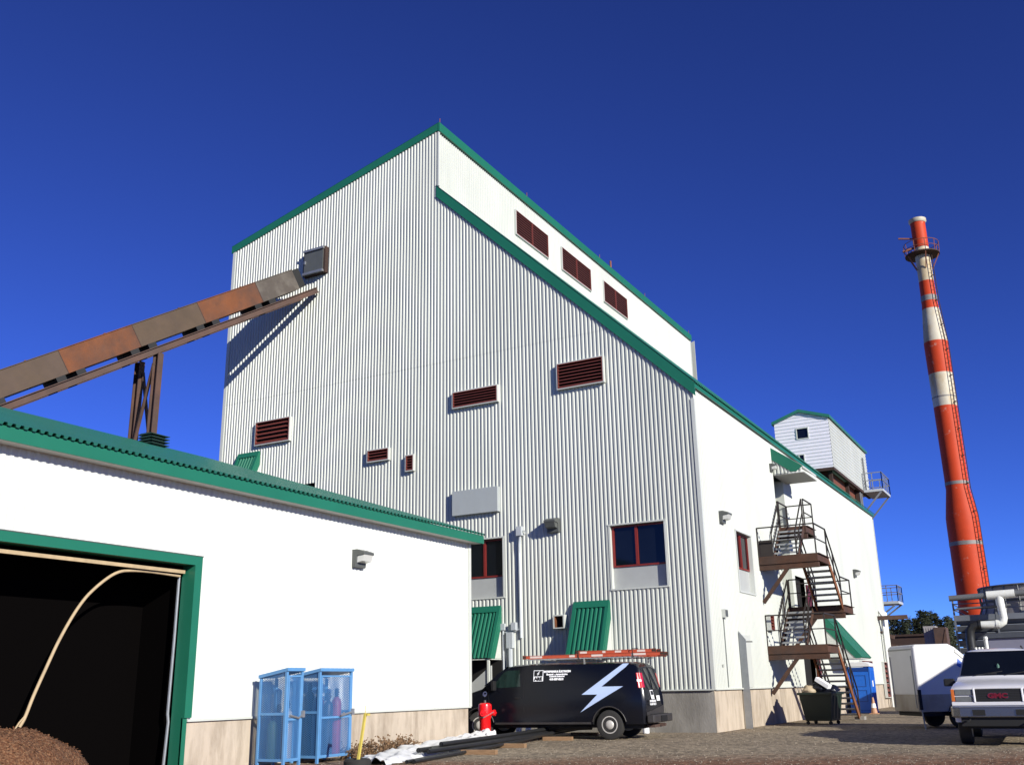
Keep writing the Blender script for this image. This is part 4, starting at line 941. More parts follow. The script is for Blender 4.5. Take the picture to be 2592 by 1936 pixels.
b.tube([(-15.26-.1*min(1, max(0, (3.6-q.y)/.5)), q.x, q.y) for q in hs], .028, 10); b.tube([(-15.36, 11.1, 1.15), (-15.34, 10.95, 1.0), (-15.32, 10.86, .88)], .014, 6)
single('hose', b, 'plank', (-15.47, 11.1, 1), 'tan hose hanging in a curve from the doorway header', 'hose', smooth=True)

# ------------------------------------------------------------------ loading chute beneath the left hood
b = MB(); b.prism([(-19.2, 29.75, .9), (-17.5, 29.75, 2.12), (-17.5, 29.75, 1.55), (-18.6, 29.75, .75), (-19.2, 29.75, .75)], (0, .08, 0))
C = Thing('loading_chute', (-18.2, 29.8, 0), 'grey sloping metal chute with a pale post under the green hood', 'chute'); C.part('side_plate', b, 'sill_panel')
b = MB(); b.box(-18.72, -18.55, 29.66, 29.74, 0, 2.1); b.box(-17.62, -17.55, 29.7, 29.78, 0, 2.3); C.part('post', b, 'white_trim')
b = MB(); b.box(-19.25, -17.4, 30.3, 30.46, .0, 2.3); C.part('dark_opening', b, 'dark_void')  # near-black block for the door opening behind the chute; its darkness is painted
for x, l_ in ((-16.5, 'white plastic jug on the ground behind the van, by its front wheel'), (-16.15, 'white plastic jug second from the van front wheel'), (-12.1, 'white plastic jug on the ground behind the rear wheel of the van')):
    b = MB(); b.lathe([(.07, 0), (.10, .01), (.10, .16), (.05, .22), (.03, .25), (.03, .27)], (0, 0, 0), 14); o = single('plastic_jug', b, 'white_paint', (0, 0, 0), l_, 'jug', 'white jugs behind the van', smooth=True); o.location = (x, 29.8, 0)

# ------------------------------------------------------------------ bin with rubbish
D = Thing('waste_bin', (-8.42, 36.95, 0), 'dark green waste bin overfilled with rubbish below the fire escape', 'bin', rotz=R(-8), local=True)
b = MB(); b.v = [V(p) for p in ((-.46, -.44, .12), (.46, -.44, .12), (.46, .44, .12), (-.46, .44, .12), (-.58, -.54, 1.0), (.58, -.54, 1.0), (.58, .54, 1.0), (-.58, .54, 1.0))]; b.f = [(0, 3, 2, 1), (0, 1, 5, 4), (1, 2, 6, 5), (2, 3, 7, 6), (3, 0, 4, 7)]; b.mi = [0]*5
for y in (-.3, 0., .3): b.add([(.49, y-.05, .2), (.49, y+.05, .2), (.60, y+.05, .95), (.60, y-.05, .95), (.46, y-.05, .2), (.46, y+.05, .2), (.56, y+.05, .95), (.56, y-.05, .95)], [(0, 1, 2, 3), (0, 3, 7, 4), (1, 5, 6, 2), (3, 2, 6, 7)])
D.part('tub', b, 'bin_green', bevel=.02)
b = MB()
for a in ((-.62, .62, -.6, -.53), (-.62, .62, .53, .6), (-.62, -.57, -.53, .53), (.57, .62, -.53, .53)): b.box(*a, .97, 1.05)
D.part('rim', b, 'bin_green', bevel=.012)
for x in (-.4, .4):
    for y in (-.36, .36): b = MB(); b.lathe([(.06, -.025), (.06, .025)], (x, y, .06), 14, axis='y'); D.part('castor', b, 'black')
b = MB(); b.box(-.56, .56, -.52, .52, .93, .96); D.part('fill', b, 'black')
def bag(loc, r, m_, label, sc=(1, 1, .8)):
    b = MB(); n, k = 14, 20
    for i in range(n+1):
        th = math.pi*i/n
        for j in range(k):
            ph = 2*math.pi*j/k; d = V((math.sin(th)*math.cos(ph), math.sin(th)*math.sin(ph), math.cos(th))); q_ = r*(1+.22*mathutils.noise.noise(d*2.2+V(loc))+.1*mathutils.noise.noise(d*6+V(loc)))
            b.v.append(V((d.x*q_*sc[0], d.y*q_*sc[1], d.z*q_*sc[2])))
    for i in range(n):
        for j in range(k): b.f.append((i*k+j, i*k+(j+1) % k, (i+1)*k+(j+1) % k, (i+1)*k+j)); b.mi.append(0)
    o = single('rubbish_bag', b, m_, (0, 0, 0), label, 'rubbish bag', 'rubbish bags heaped in the bin', smooth=True); o.location = loc
bag((-8.72, 36.75, 1.08), .27, 'bag_beige', 'beige rubbish bag on the left of the bin heap'); bag((-8.37, 36.87, 1.14), .32, 'bag_black', 'shiny black rubbish bag in the middle of the bin heap'); bag((-8.07, 37.1, 1.08), .28, 'bag_black', 'black rubbish bag at the back right of the bin heap')
b = MB(); b.obox((0, 0, 0), V((.22, -.05, -.14)), V((.03, .12, 0)), V((.05, -.01, .09)).normalized()*.07); o = single('cardboard_box', b, 'decal_white', (0, 0, 0), 'white box tilted on top of the black rubbish bags', 'box', bevel=.008); o.location = (-8.22, 36.65, 1.36)

# ------------------------------------------------------------------ portable toilet and cone
P = Thing('portable_toilet', (-9.45, 49.9, 0), 'blue portable toilet with white roof by the side wall', 'portable toilet')
x0, x1, y0, y1 = -9.92, -8.92, 49.35, 50.4
b = MB(); b.box(x0, x1, y0+.03, y1, .05, 2.0); b.box(x0-.02, x1+.02, y0, y1+.02, 0, .08)
for x in (x0-.015, x1-.075):
    b.box(x, x+.09, y0-.0, y0+.08, .08, 2.02)
P.part('cabin', b, 'toilet_blue', bevel=.02)
b = MB(); b.box(x0+.09, x1-.09, y0+.005, y0+.03, .12, 1.80); o = P.part('door', b, 'toilet_blue', bevel=.01)
b = MB()
for z in (.5, 1.15):
    for a in ((.22, .78, z, z+.02), (.22, .78, z+.48, z+.5), (.22, .24, z+.02, z+.48), (.76, .78, z+.02, z+.48)): b.box(x0+a[0], x0+a[1], y0-.006, y0+.005, a[2], a[3])
P.part('door_panel', b, 'toilet_blue_dark', o)
b = MB(); b.box(x0+.08, x1-.08, y0+.004, y0+.028, 1.83, 1.98); P.part('vent_band', b, 'toilet_blue_dark')
b = MB()
for k in range(5): b.box(x1, x1+.012, y0+.15+k*.17, y0+.22+k*.17, .2, 1.85)
P.part('side_rib', b, 'toilet_blue')
b = MB(); b.prism([(x0-.03, y0-.02, 2.03), (x1+.03, y0-.02, 2.03), (x1+.01, y0-.02, 2.16), (x1-.2, y0-.02, 2.24), (x0+.2, y0-.02, 2.24), (x0-.01, y0-.02, 2.16)], (0, y1-y0+.06, 0)); P.part('roof', b, 'roof_plastic', bevel=.02)
b = MB(); b.box(x1+.012, x1+.02, 49.6, 49.8, 1.15, 1.42); P.part('notice', b, 'decal_white')
CO = Thing('traffic_cone', (-8.72, 48.2, 0), 'faded orange traffic cone beside the blue toilet', 'cone'); CO.org = V((0, 0, 0))
b = MB(); b.box(-.18, .18, -.18, .18, 0, .035); CO.part('base', b, 'cone_orange'); b = MB(); b.lathe([(.14, .035), (.035, .68), (.03, .70)], (0, 0, 0), 18); CO.part('body', b, 'cone_orange', smooth=True)
b = MB(); b.lathe([(.107, .26), (.078, .44)], (0, 0, 0), 18); CO.part('band', b, 'decal_white')

# ------------------------------------------------------------------ trailer
TR = Thing('cargo_trailer', (-4.66, 33.1, 0), 'white enclosed trailer with sloping nose and blue diamond mark', 'trailer', rotz=math.atan2(.57, .82), local=True)
b = MB(); pr = [(0, .48), (3.0, .48), (3.05, .6), (3.0, .9), (1.34, 2.34), (1.14, 2.44), (.06, 2.43), (0, 2.34)]
b.prism([(x, 0, z) for x, z in pr], (0, 1.7, 0)); TR.part('box', b, 'trailer_white', bevel=.07, seg=4)
b = MB(); b.prism([(-.006, -.008, .49), (3.01, -.008, .49), (3.055, -.008, .62), (2.93, -.008, .98), (-.006, -.008, .98)], (0, .012, 0)); b.box(-.012, .002, .06, 1.64, .5, .98); TR.part('skirt', b, 'trailer_low')
b = MB(); b.box(-.012, .0, .07, 1.63, 1.0, 2.26); o = TR.part('rear_door', b, 'trailer_white', bevel=.004)
b = MB(); b.box(-.03, -.012, .15, .19, .6, 2.1); b.box(-.03, -.012, 1.52, 1.56, .6, 2.1); b.tube([(-.02, .1, 2.3), (-.02, 1.6, 2.3)], .016, 8); TR.part('door_bar', b, 'galv', o)
b = MB(); b.prism([(1.38, -.006, 2.0), (1.56, -.006, 1.82), (1.66, -.006, 1.58), (1.32, -.006, 1.80)], (0, .004, 0)); TR.part('diamond_mark', b, 'logo_blue')
b = MB(); b.prism([(1.30, -.02, 2.20), (1.33, -.02, 2.27), (2.9, -.02, .92), (2.87, -.02, .86)], (0, .03, 0)); TR.part('nose_trim', b, 'alu')
b = MB(); b.box(.1, 2.9, .1, 1.6, .36, .48); b.bar((2.9, .85, .42), (4.4, .85, .42), .1, .1); TR.part('chassis', b, 'black')
for y, sg in ((.05, -1), (1.65, 1)):
    for x in (1.25, ): wheel(TR, x, y, sg, .33, .2, rim=.19, paint='black')
    b = MB()
    for k in range(10):
        a0, a1 = math.pi*k/10, math.pi*(k+1)/10
        b.quad((1.25+.42*math.cos(a0), y-.12, .36+.42*math.sin(a0)), (1.25+.42*math.cos(a1), y-.12, .36+.42*math.sin(a1)), (1.25+.42*math.cos(a1), y+.12, .36+.42*math.sin(a1)), (1.25+.42*math.cos(a0), y+.12, .36+.42*math.sin(a0)))
    TR.part('mudguard', b, 'black')
b = MB(); b.box(-.03, .06, -.06, -.012, .55, 1.12); o = TR.part('corner_jack', b, 'black'); b = MB(); b.tube([(.02, -.04, .55), (.05, -.06, .0)], .022, 8); TR.part('jack_leg', b, 'galv', o)

# ------------------------------------------------------------------ white truck
TK = Thing('truck', (-1.88, 24.87, 0), 'white truck facing the yard with dark grille and dark windscreen', 'truck', rotz=R(-88), local=True)
hwt = lerp([(.4, .93), (.75, .975), (1.05, .975), (1.2, .955), (1.34, .90), (1.5, .84), (1.95, .71), (2.1, .62)])
tt = lerp([(-5.35, 1.92), (-5.2, 2.02), (-4.5, 2.08), (-2.7, 2.10), (-2.35, 2.08), (-2.15, 2.02), (-1.52, 1.47), (-1.42, 1.405), (-.9, 1.37), (-.3, 1.29), (-.1, 1.245), (-.03, 1.20), (.0, 1.15)])
bt = Body([-5.35, -5.2, -4.8, -4, -3.2, -2.7, -2.35, -2.15, -1.8, -1.52, -1.42, -1.1, -.8, -.3, -.1, -.03, 0], tt, smooth([(-5.35, .96), (-5.0, 1), (-.5, 1), (-.12, .985), (0, .955)]), lambda x: .5, hwt)
ob = TK.part('body', bt.mesh(), 'truck_white'); cut_arches(ob, [(-.93, .9, .47, .5), (-.93, -.9, .47, .5), (-4.3, .9, .47, .5), (-4.3, -.9, .47, .5)])
for p in ob.data.polygons: p.use_smooth = True
try: ob.data.set_sharp_from_angle(angle=R(30))
except Exception: pass
for x in (-.93, -4.3):
    for sg in (1, -1): wheel(TK, x, sg*.80, sg, .385, .27)
b = MB(); b.quad((-1.53, -.80, 1.455), (-1.53, .80, 1.455), (-2.155, .665, 2.0), (-2.155, -.665, 2.0)); b.v = [q_+V((.02, 0, .022)) for q_ in b.v]; o = TK.part('windscreen', b, 'glass')
b = MB(); b.bar((-1.50, -.5, 1.475), (-1.60, .1, 1.56), .015, .015); b.bar((-1.50, .15, 1.475), (-1.60, .7, 1.56), .015, .015); b.obox((-1.55, -.12, 1.50), (.02, 0, 0), (0, .1, 0), (0, 0, .03)); TK.part('wiper', b, 'black', o)
b = MB(); b.lathe([(.0, .0), (.035, .03), (.03, .09), (.01, .13)], (-1.72, .02, 1.60), 10); TK.part('dashboard_figure', b, 'cyl_green')
for sg in (1, -1):
    TK.part('side_window', bt.patch([(-3.0, 1.36), (-1.75, 1.36), (-2.15, 1.80), (-3.0, 1.82)], sg, .004), 'glass'); TK.part('side_window', bt.patch([(-5.0, 1.36), (-3.15, 1.36), (-3.15, 1.82), (-4.9, 1.80)], sg, .004), 'glass')
    b = MB(); b.obox((-1.62, sg*1.07, 1.33), (.06, 0, 0), (0, .12, 0), (0, 0, .085)); b.bar((-1.66, sg*.86, 1.33), (-1.62, sg*1.0, 1.33), .05, .05); TK.part('mirror', b, 'black', bevel=.025)
    b = MB(); b.box(-.02, .022, sg*.50 if sg > 0 else -.87, .87 if sg > 0 else -.50, 1.06, 1.185); o = TK.part('headlight', b, 'headlight', bevel=.01)
    b = MB(); b.box(-.02, .020, .50 if sg > 0 else -.87, .87 if sg > 0 else -.50, .925, 1.035); TK.part('headlight', b, 'headlight', bevel=.01)
    b = MB(); b.box(-.12, .016, .875 if sg > 0 else -.945, .945 if sg > 0 else -.875, .93, 1.185); TK.part('indicator', b, 'amber', bevel=.01)
    b = MB(); b.obox((.03, sg*.475, 1.055), (.02, 0, 0), (0, .02, 0), (0, 0, .14)); TK.part('grille_edge', b, 'white_paint', bevel=.01)
    b = MB(); b.box(.135, .15, .30 if sg > 0 else -.55, .55 if sg > 0 else -.30, .64, .76); TK.part('bumper_opening', b, 'black')
    b = MB(); b.tube([(.1, sg*.62, .56), (.2, sg*.62, .54), (.2, sg*.66, .52)], .02, 8); TK.part('tow_hook', b, 'black')
b = MB(); b.box(-.02, .03, -.46, .46, .925, 1.185); o = TK.part('grille', b, 'black')
b = MB(); b.box(.005, .034, -.5, .5, 1.187, 1.215); b.box(.0, .034, -.95, .95, .845, .918); TK.part('grille_surround', b, 'truck_white', bevel=.008)
b = MB()
for k in range(5): b.box(.03, .036, -.45, .45, .95+k*.05, .962+k*.05)
TK.part('grille_bar', b, 'black_pipe', o)
vs, fs = text_mesh('GMC', .135, bold=.008); w_ = max(v[0] for v in vs); mb = MB(); mb.v = [V((.046, -.21+v[0]/w_*.40, 1.0+v[1])) for v in vs]; mb.f = fs; mb.mi = [0]*len(fs); TK.part('emblem', mb, 'emblem_red', o)
mb = MB(); mb.v = [V((.042, -.215+v[0]/w_*.41, .997+v[1]*1.06)) for v in vs]; mb.f = fs; mb.mi = [0]*len(fs); TK.part('emblem_edge', mb, 'chrome', o)
b = MB(); b.prism([(-.12, -1.0, .60), (.06, -.96, .60), (.13, -.80, .60), (.13, .80, .60), (.06, .96, .60), (-.12, 1.0, .60)], (0, 0, .22)); TK.part('bumper', b, 'chrome', bevel=.025)
b = MB(); b.box(-.1, .05, -.8, .8, .42, .6); b.box(-5, -.2, -.7, .7, .36, .55); TK.part('chassis', b, 'black')
for y in (-.55, .55): b = MB(); b.bar((-4.6, y, 2.11), (-2.6, y, 2.13), .03, .03); TK.part('roof_rail', b, 'black')

# ------------------------------------------------------------------ head house on the far roof
HH = Thing('roof_tower', (-12.5, 62.5, 11), 'white gabled tower room with green roof edge standing behind the roof line', 'tower')
xl, xr, yn, yf, zb, ze, za = -14.05, -10.95, 57.0, 68.0, 12.98, 15.98, 16.5; xm = -12.55
b = MB(); rl = lambda z: xl if z < ze else xl+(xm-xl)*(z-ze)/(za-ze); rr_ = lambda z: xr if z < ze else xr+(xm-xr)*(z-ze)/(za-ze)
b.corr((0, yn, 0), (0, 0, 1), (0, -1, 0), (1, 0, 0), zb, za-.01, rl, rr_, pitch=.2, dep=.02, holes=[(14.83, 15.40, -12.78, -12.16), (13.3, 13.86, -12.77, -12.52)]); HH.part('gable_wall', b, 'vinyl')
b = MB(); b.corr((xr, 0, 0), (0, 0, 1), (1, 0, 0), (0, 1, 0), zb, ze, lambda z: yn, lambda z: yf, pitch=.2, dep=.02); HH.part('side_wall', b, 'white_siding')
b = MB(); b.box(xl, xl+.04, yn+.05, yf, zb, ze); b.prism([(xl, yf, zb), (xr, yf, zb), (xr, yf, ze), (xm, yf, za), (xl, yf, ze)], (0, -.05, 0)); b.box(xl, xr, yn+.03, yf, zb-.02, zb+.03); HH.part('rear_walls', b, 'white_siding')
for sg, xe in ((-1, xl-.12), (1, xr+.12)):
    zz = ze-.04; b = MB(); b.prism([(xm, yn-.15, za+.05), (xe, yn-.15, zz+.05), (xe, yn-.15, zz-.12), (xm, yn-.15, za-.12)], (0, yf-yn+.3, 0)); HH.part('roof', b, 'green_roof')
for a, n_ in (((14.83, 15.40, -12.78, -12.16), 'window'), ((13.3, 13.86, -12.77, -12.52), 'window')):
    b = MB(); z0, z1, a0, a1 = a; w = .05
    for q_ in ((a0-w, a0, z0-w, z1+w), (a1, a1+w, z0-w, z1+w), (a0, a1, z1, z1+w), (a0, a1, z0-w, z0)): b.box(q_[0], q_[1], yn-.05, yn+.06, q_[2], q_[3])
    o = HH.part(n_, b, 'white_trim'); b = MB(); b.box(a0, a1, yn+.03, yn+.05, z0, z1); HH.part('pane', b, 'glass', o)
b = MB(); b.box(xl+.2, -11.35, yn+.6, 66.4, 10.6, zb-.02); HH.part('brown_cladding', b, 'brown_clad')
b = MB()
for y, x in ((yn+.5, -11.25), (62, -11.25), (64.9, -11.2), (65.5, -11.2)): b.box(x-.1, x+.1, y-.1, y+.1, 11.2, zb-.02)
b.box(xl, xr+.02, yn-.02, yn+.12, zb-.18, zb-.021); b.box(xr-.12, xr+.03, yn+.121, yf, zb-.18, zb-.021); HH.part('steel_frame', b, 'rust_dark')
b = MB()
for y in (64.9, 65.4): b.tube([(-11.05, y, 11.2), (-11.05, y, 13.3)], .06, 8)
b.tube([(-10.85, 66.2, 13.0), (-10.85, 66.2, 15.2)], .05, 8); HH.part('vent_pipe', b, 'pvc_grey')
def catwalk(T, x0, x1, y0, y1, z, h=1.05, br=True, m_='galv'):
    b = MB(); b.box(x0, x1, y0, y1, z-.16, z); o = T.part('deck', b, 'pipe_grey'); b = MB(); w = .05
    pts = [V((x0, y0, z)), V((x1, y0, z)), V((x1, y1, z)), V((x0, y1, z))]
    for a, c in zip(pts, pts[1:]):
        for hz in (h, h*.55): b.bar(a+V((0, 0, hz)), c+V((0, 0, hz)), w, w)
        n = max(1, round((c-a).length/.7))
        for i in range(n+1): b.bar(a.lerp(c, i/n), a.lerp(c, i/n)+V((0, 0, h)), w, w)
    T.part('railing', b, m_)
    if br:
        for y in (y0+.1, y1-.1): b = MB(); b.bar((x1-.1, y, z-.15), (x0-.2, y, z-1.5), .09, .09); T.part('brace', b, m_)
catwalk(HH, -10.9, -9.75, 65.6, 68.4, 13.0)
CW = Thing('catwalk', (-10.2, 66.5, 5), 'grey steel catwalk with railings projecting past the far wall corner', 'catwalk'); catwalk(CW, -11.6, -9.72, 65.8, 67.6, 6.05, h=.95)
b = MB(); b.box(-11.7, -11.5, 65.9, 66.1, 0, 6.0); b.box(-11.7, -11.5, 67.3, 67.5, 0, 6.0); CW.part('column', b, 'pipe_grey')

# ------------------------------------------------------------------ chimney
be = math.tan(R(-4.74)); cy_ = 100.0; cx_ = cy_*be
CH = Thing('chimney', (cx_, cy_, 0), 'tall orange and white banded steel chimney with a railed platform', 'chimney')
prof = lerp([(0, 1.45), (14.8, 1.42), (15.6, 1.40), (18.2, 1.03), (25.9, 1.03), (26.3, 1.05), (31.6, 1.08), (32.6, 1.08), (36.6, .74), (39, .70), (46, .70)])
bands = [(0, 26.15, 'chim_orange'), (26.15, 29.42, 'chim_white'), (29.42, 32.64, 'chim_orange'), (32.64, 36.07, 'chim_white'), (36.07, 39.0, 'chim_orange'), (39.0, 42.6, 'chim_white'), (42.6, 45.6, 'chim_orange')]
for z0, z1, m_ in bands:
    zs = [z0]+[z for z in (14.8, 15.6, 18.2, 26.3, 31.6, 36.6) if z0 < z < z1]+[z1]; b = MB(); b.lathe([(prof(z), z) for z in zs], (cx_, cy_, 0), 40); CH.part('shell_band', b, m_, smooth=True)
for z, hgt in ((13.0, .35), (18.6, .3), (27.0, .12), (36.9, .55)): b = MB(); b.lathe([(prof(z)+.02, z), (prof(z)+.02, z+hgt)], (cx_, cy_, 0), 40); CH.part('weld_band', b, 'chim_grey', smooth=True)
b = MB(); b.lathe([(.74, 45.35), (.84, 45.5), (.84, 45.75), (.74, 45.75)], (cx_, cy_, 0), 32); CH.part('cap_ring', b, 'chim_white', smooth=True)
zp = 41.85; b = MB(); o_ = len(b.v)
b.lathe([(.75, zp-.12), (1.62, zp-.05), (1.62, zp+.06), (.75, zp+.06)], (cx_, cy_, 0), 28); pf = CH.part('platform', b, 'rust_dark')
b = MB()
for k in range(10):
    a = 2*math.pi*k/10; d = V((math.cos(a), math.sin(a), 0)); c = V((cx_, cy_, 0)); b.tube([c+d*1.58+V((0, 0, zp)), c+d*1.64+V((0, 0, zp+1.2))], .035, 5)
    if k % 2 == 0: b.tube([c+d*1.5+V((0, 0, zp-.1)), c+d*.75+V((0, 0, zp-1.6))], .05, 5)
for hz in (.6, 1.2): b.tube([V((cx_+1.62*math.cos(2*math.pi*k/28), cy_+1.62*math.sin(2*math.pi*k/28), zp+hz)) for k in range(29)], .035, 5)
CH.part('railing', b, 'chim_rust', pf)
b = MB(); b.tube([(cx_-.7, cy_-.2, zp+1.9), (cx_-1.95, cy_-.5, zp+2.1)], .09, 8); b.tube([(cx_-.7, cy_-.2, zp+.9), (cx_-1.7, cy_-.5, zp+.6)], .12, 8); CH.part('arm', b, 'chim_rust')
b = MB(); ld = V((.80, -.60, 0))
zs = [1, 14.8, 15.6, 18.2, 26, 32, 36.6, 39, 42]
for o__ in (-.2, .2): b.tube([V((cx_, cy_, z))+ld*(prof(z)+.25)+V((.6*o__, .8*o__, 0)) for z in zs], .04, 5)
zz = 2
while zz < 41.5: q_ = V((cx_, cy_, zz))+ld*(prof(zz)+.25); b.tube([q_-V((.12, .16, 0)), q_+V((.12, .16, 0))], .02, 4, cap=False); zz += .45
zz = 3
while zz < 41: b.tube([V((cx_, cy_, zz))+ld*(prof(zz)-.05), V((cx_, cy_, zz))+ld*(prof(zz)+.3)], .05, 5); zz += 2.6
CH.part('caged_ladder', b, 'rust_dark')

# ------------------------------------------------------------------ cooling tower with pipes
CT = Thing('cooling_tower', (-3, 69, 0), 'slatted blue grey cooling tower with fan ring and white pipes', 'cooling tower')
x0, x1, y0 = -6.75, 4.5, 66.6
b = MB(); b.box(x0+.2, x1, y0+.3, 75, 0, 5.0); CT.part('basin', b, 'tower_dark')
b = MB(); z = .3
while z < 4.6:
    b.add([(x0, y0+.18, z), (x1, y0+.18, z), (x1, y0-.05, z+.32), (x0, y0-.05, z+.32), (x0, y0+.2, z+.04), (x1, y0+.2, z+.04), (x1, y0-.03, z+.36), (x0, y0-.03, z+.36)], [(0, 1, 2, 3), (7, 6, 5, 4), (0, 3, 7, 4), (3, 2, 6, 7), (1, 5, 6, 2), (0, 4, 5, 1)])
    b.add([(x0+.18, y0+.2, z), (x0+.18, 75, z), (x0-.05, 75, z+.32), (x0-.05, y0+.2, z+.32)], [(0, 1, 2, 3)]); z += .42
CT.part('louver_boards', b, 'tower_slat')
b = MB()
for x in (x0, x0+2.3, x0+4.6, x0+6.9): b.box(x-.05, x+.05, y0-.12, y0-.05, 0, 5.9)
b.box(x0, x1, y0-.1, y0+.0, 4.72, 5.05); b.box(x0-.05, x0+.05, y0, 75, 4.72, 5.05)
for z in (5.4, 5.72): b.bar((x0, y0-.06, z), (x1, y0-.06, z), .06, .06); b.bar((x0, y0, z), (x0, 75, z), .06, .06)
CT.part('frame', b, 'tower_slat')
b = MB(); b.lathe([(3.35, 5.05), (3.15, 5.5), (3.1, 6.1), (3.2, 6.75)], (-2.3, 70.4, 0), 40); fr = CT.part('fan_ring', b, 'container_pale', smooth=True)
b = MB()
for k in range(24):
    a = 2*math.pi*k/24; d = V((math.cos(a), math.sin(a), 0)); c = V((-2.3, 70.4, 0)); b.tube([c+d*3.4+V((0, 0, 5.05)), c+d*3.2+V((0, 0, 5.6)), c+d*3.26+V((0, 0, 6.75))], .045, 5)
for z, r in ((6.75, 3.26), (5.9, 3.16)): b.tube([V((-2.3+r*math.cos(2*math.pi*k/40), 70.4+r*math.sin(2*math.pi*k/40), z)) for k in range(41)], .06, 5)
CT.part('ring_rib', b, 'pvc_grey', fr)
yp = 65.9; b = MB(); b.tube([(x0-.1, yp, 6.02), (-4.75, yp, 6.08)], .17, 14); b.tube([(-3.3, yp, 6.12), (4.5, yp, 6.2)], .17, 14); b.tube([(x0+.2, yp+.3, 5.4), (-3.6, yp+.3, 5.5)], .07, 8)
CT.part('header_pipe', b, 'pvc_grey', smooth=True)
b = MB(); b.tube([(-4.78, yp, 6.08), (-3.28, yp, 6.12)], .25, 14); b.tube([(-4.13, yp, 6.0), (-4.12, yp, 5.6), (-4.08, yp-.05, 5.1), (-4.06, yp-.05, 4.75), (-4.12, yp-.05, 4.55), (-4.3, yp-.05, 4.42), (-5.3, yp-.05, 4.42)], [.24, .23, .22, .22, .23, .24, .21], 14)
b.tube([(-4.32, yp-.05, 4.42), (-4.5, yp-.05, 4.42)], .26, 14)
CT.part('white_pipe', b, 'pvc_white', smooth=True)
b = MB(); b.tube([(-5.3, yp-.05, 4.42), (-5.42, yp-.05, 4.42)], .3, 14); b.tube([(-5.42, yp-.05, 4.42), (-5.75, yp-.05, 4.36), (-5.95, yp-.05, 4.1), (-6.0, yp-.05, 3.7), (-6.0, yp-.05, 0)], .26, 14); CT.part('black_elbow', b, 'black_pipe', smooth=True)

# ------------------------------------------------------------------ things half hidden behind the truck
TB = Thing('equipment_shelter', (.6, 47, 0), 'blue grey flat sided shelter behind the white truck', 'shelter')
b = MB(); b.prism([(-3.3, 46, 0), (3.2, 46, 0), (3.2, 46, 3.0), (-3.55, 46, 2.95)], (0, 3, 0)); TB.part('walls', b, 'tarp_blue')
b = MB(); b.prism([(-3.6, 45.9, 2.96), (3.25, 45.9, 3.01), (3.25, 45.9, 3.20), (-3.6, 45.9, 3.15)], (0, 3.2, 0)); TB.part('roof', b, 'tower_dark')
for i, l_ in enumerate(('first white pipe post from the left behind the white truck', 'second white pipe post from the left behind the truck', 'third white pipe post from the left behind the truck', 'thick white pipe post next to the blue grey shelter')):
    x = -3.69+i*.11 if i < 3 else -3.31; r_ = .042 if i < 3 else .07; h_ = 2.42 if i < 3 else 2.8
    b = MB(); b.lathe([(r_, 0), (r_, h_), (r_*1.15, h_), (r_*1.15, h_+.05), (r_*.9, h_+.1)], (0, 0, 0), 14); o = single('pipe_post', b, 'pvc_white', (0, 0, 0), l_, 'post', 'white pipe posts behind the truck', smooth=True); o.location = (x, 42.0, 0)

# ------------------------------------------------------------------ far yard edge and trees
b = MB(); b.box(-20.5, -14.2, 112, 114, 0, 5.7); b.box(-20.7, -14.0, 111.8, 114.2, 5.7, 5.9)
single('brown_building', b, 'rust_dark', (-17, 113, 0), 'long low reddish brown building in front of the trees', 'building')
b = MB(); b.box(-.55, .55, -1, 1, 0, 6.4)
for k in range(5): b.box(-.5+k*.22, -.42+k*.22, -1.03, -1, .2, 6.2)
o = single('container', b, 'container_pale', (0, 0, 0), 'pale upright container beside the brown building', 'container'); o.location = (-13.3, 108, 0)
b = MB(); b.box(-.5, .6, -1, 1, 0, 6.2); b.bar((-.5, -1.02, 2), (.6, -1.02, 6), .12, .05, up=(0, 1, 0)); o = single('steel_rack', b, 'rust_brown', (0, 0, 0), 'rusty brown stacked rack next to the pale container', 'rack'); o.location = (-12.3, 107, 0)
def conifer(h, r, seed, gaps=.25):
    random.seed(seed); cr = MB(); tk = MB(); tk.tube([(0, 0, 0), (0, 0, h*.5), (0, 0, h*.97)], [.28, .18, .03], 7)
    z = h*.16
    while z < h*.985:
        f = (z-h*.16)/(h*.84); rad = r*(1-f)**.8*random.uniform(.75, 1.1); nb = random.randint(6, 9)
        for k in range(nb):
            if random.random() < gaps*.5: continue
            a = random.uniform(0, 6.28); L = rad*random.uniform(.6, 1.1); d = V((math.cos(a), math.sin(a), random.uniform(-.25, .15))); p0 = V((0, 0, z+random.uniform(-.15, .15)))
            tk.tube([p0, p0+d*L*.8], [.035, .012], 3, cap=False)
            for j in range(10):
                c = p0+d*L*random.uniform(.15, 1.05)+V((random.gauss(0, .22), random.gauss(0, .22), random.gauss(-.05, .16))); s_ = random.uniform(.14, .32)*(1.2-f*.5)
                u = V([random.gauss(0, 1), random.gauss(0, 1), random.gauss(0, .5)]).normalized()*s_; w_ = u.orthogonal().normalized()*s_*random.uniform(.4, .7)
                cr.quad(c-u, c+w_, c+u, c-w_)
        z += random.uniform(.28, .45)*(.6+.4*h/16)
    return tk, cr
protos = []
for i, (h, r, m_) in enumerate(((16, 2.7, 'needle'), (15, 2.3, 'needle_b'), (13, 2.9, 'needle'), (14, 2.2, 'needle'))):
    tk, cr = conifer(h, r, 20+i); T = Thing('conifer', (0, 0, 0), 'x', 'tree', 'conifers beyond the yard'); T.part('trunk', tk, 'bark'); T.part('crown', cr, m_); protos.append((T.o, h))
TR_ = [(335, 480), (395, 425), (470, 400), (560, 440), (640, 430), (715, 455), (800, 320), (865, 335), (940, 345), (1005, 385), (1070, 440), (1150, 402), (1215, 440), (290, 460), (880, 430), (600, 500), (1180, 470), (760, 470)]
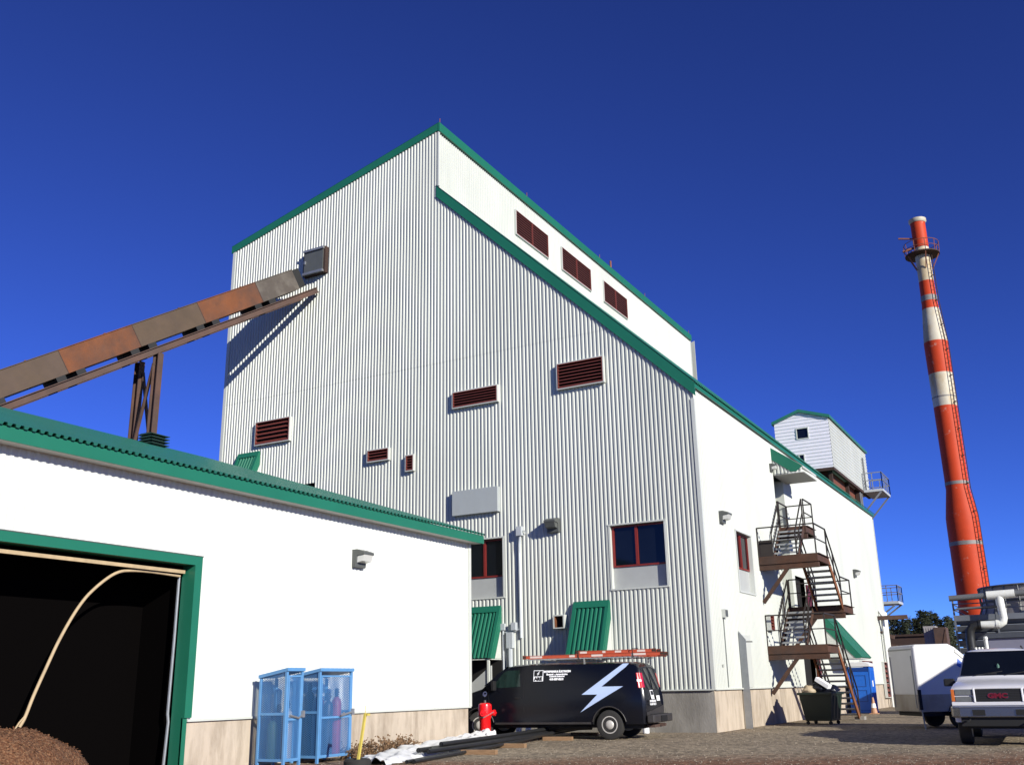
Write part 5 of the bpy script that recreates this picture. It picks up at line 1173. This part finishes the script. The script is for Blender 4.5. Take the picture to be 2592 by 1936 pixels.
names = ['behind the white pipes at the wall corner', 'above the brown steel bracket', 'just right of the catwalk braces', 'second to the right of the catwalk', 'in the low dip of the tree line', 'at the left foot of the tallest one', 'the tallest one in the tree line', 'dense and just right of the tallest', 'pointed, over the pale container', 'over the gap beside the container', 'low, left of the cooling tower corner', 'tall, close to the cooling tower corner', 'partly behind the cooling tower corner', 'mostly hidden by the catwalk', 'short, filling between the two tallest', 'short, in front of the low dip', 'short, at the foot of the cooling tower', 'short, left of the tallest']
Mi = Matrix((rt, upv, fw)).transposed()
used = [False]*4
for i, (a, c) in enumerate(TR_):
    px, py = 2180+a*.18626, 1480+c*.18626; d = Mi @ V(((px-1296)/2517.56, -(py-968)/2517.56, 1)); D_ = 210+(i*37 % 50)
    k = D_/d.y; x = d.x*k; top = 1.4+d.z*k; pr_, h0 = protos[i % 4]
    if not used[i % 4]: o = pr_; used[i % 4] = True
    else: o = copy_tree(pr_)
    s_ = top/h0; o.location = (x, D_, 0); o.scale = (s_*1.25, s_*1.25, s_); o.rotation_euler.z = i*1.7; o['label'] = 'dark conifer '+names[i]
# gabled shed to the right of the yard; its shade falls over the trailer
SH = Thing('side_shed', (7.23, 28.68, 0), 'grey gabled shed on the right side of the yard', 'shed', rotz=math.atan2(-.4305, .9026), local=True)
b = MB(); b.prism([(-3, -3, 0), (-3, 3, 0), (-3, 3, 4.1), (-3, 0, 5.22), (-3, -3, 4.1)], (6, 0, 0)); SH.part('walls', b, 'shed_grey')
b = MB(); b.prism([(-3.1, 0, 5.30), (-3.1, 3.2, 4.09), (-3.1, 3.2, 4.0), (-3.1, 0, 5.2), (-3.1, -3.2, 4.0), (-3.1, -3.2, 4.09)], (6.2, 0, 0)); SH.part('roof', b, 'green_roof')

# loose stones over the gravel
random.seed(21); b = MB()
for i in range(9000):
    y = 16+20*random.random()**1.3; x = -16+17*random.random()
    if x < -14.7 and y < 24.6 or x < -10 and y > 30.3: continue
    k = random.uniform(.008, .02) if random.random() < .95 else random.uniform(.02, .034); a = random.uniform(0, 3.14); ca, sa = math.cos(a)*k, math.sin(a)*k; h = k*random.uniform(.5, .9); w_ = random.uniform(.6, 1)
    b.add([(x+ca, y+sa, .0), (x-sa*w_, y+ca*w_, 0), (x-ca, y-sa, 0), (x+sa*w_, y-ca*w_, 0), (x+ca*.2, y+sa*.3, h)], [(0, 1, 4), (1, 2, 4), (2, 3, 4), (3, 0, 4)])
tag(b.build('gravel_stones', 'stone'), 'loose light and dark stones scattered over the gravel yard', 'gravel', kind='stuff')
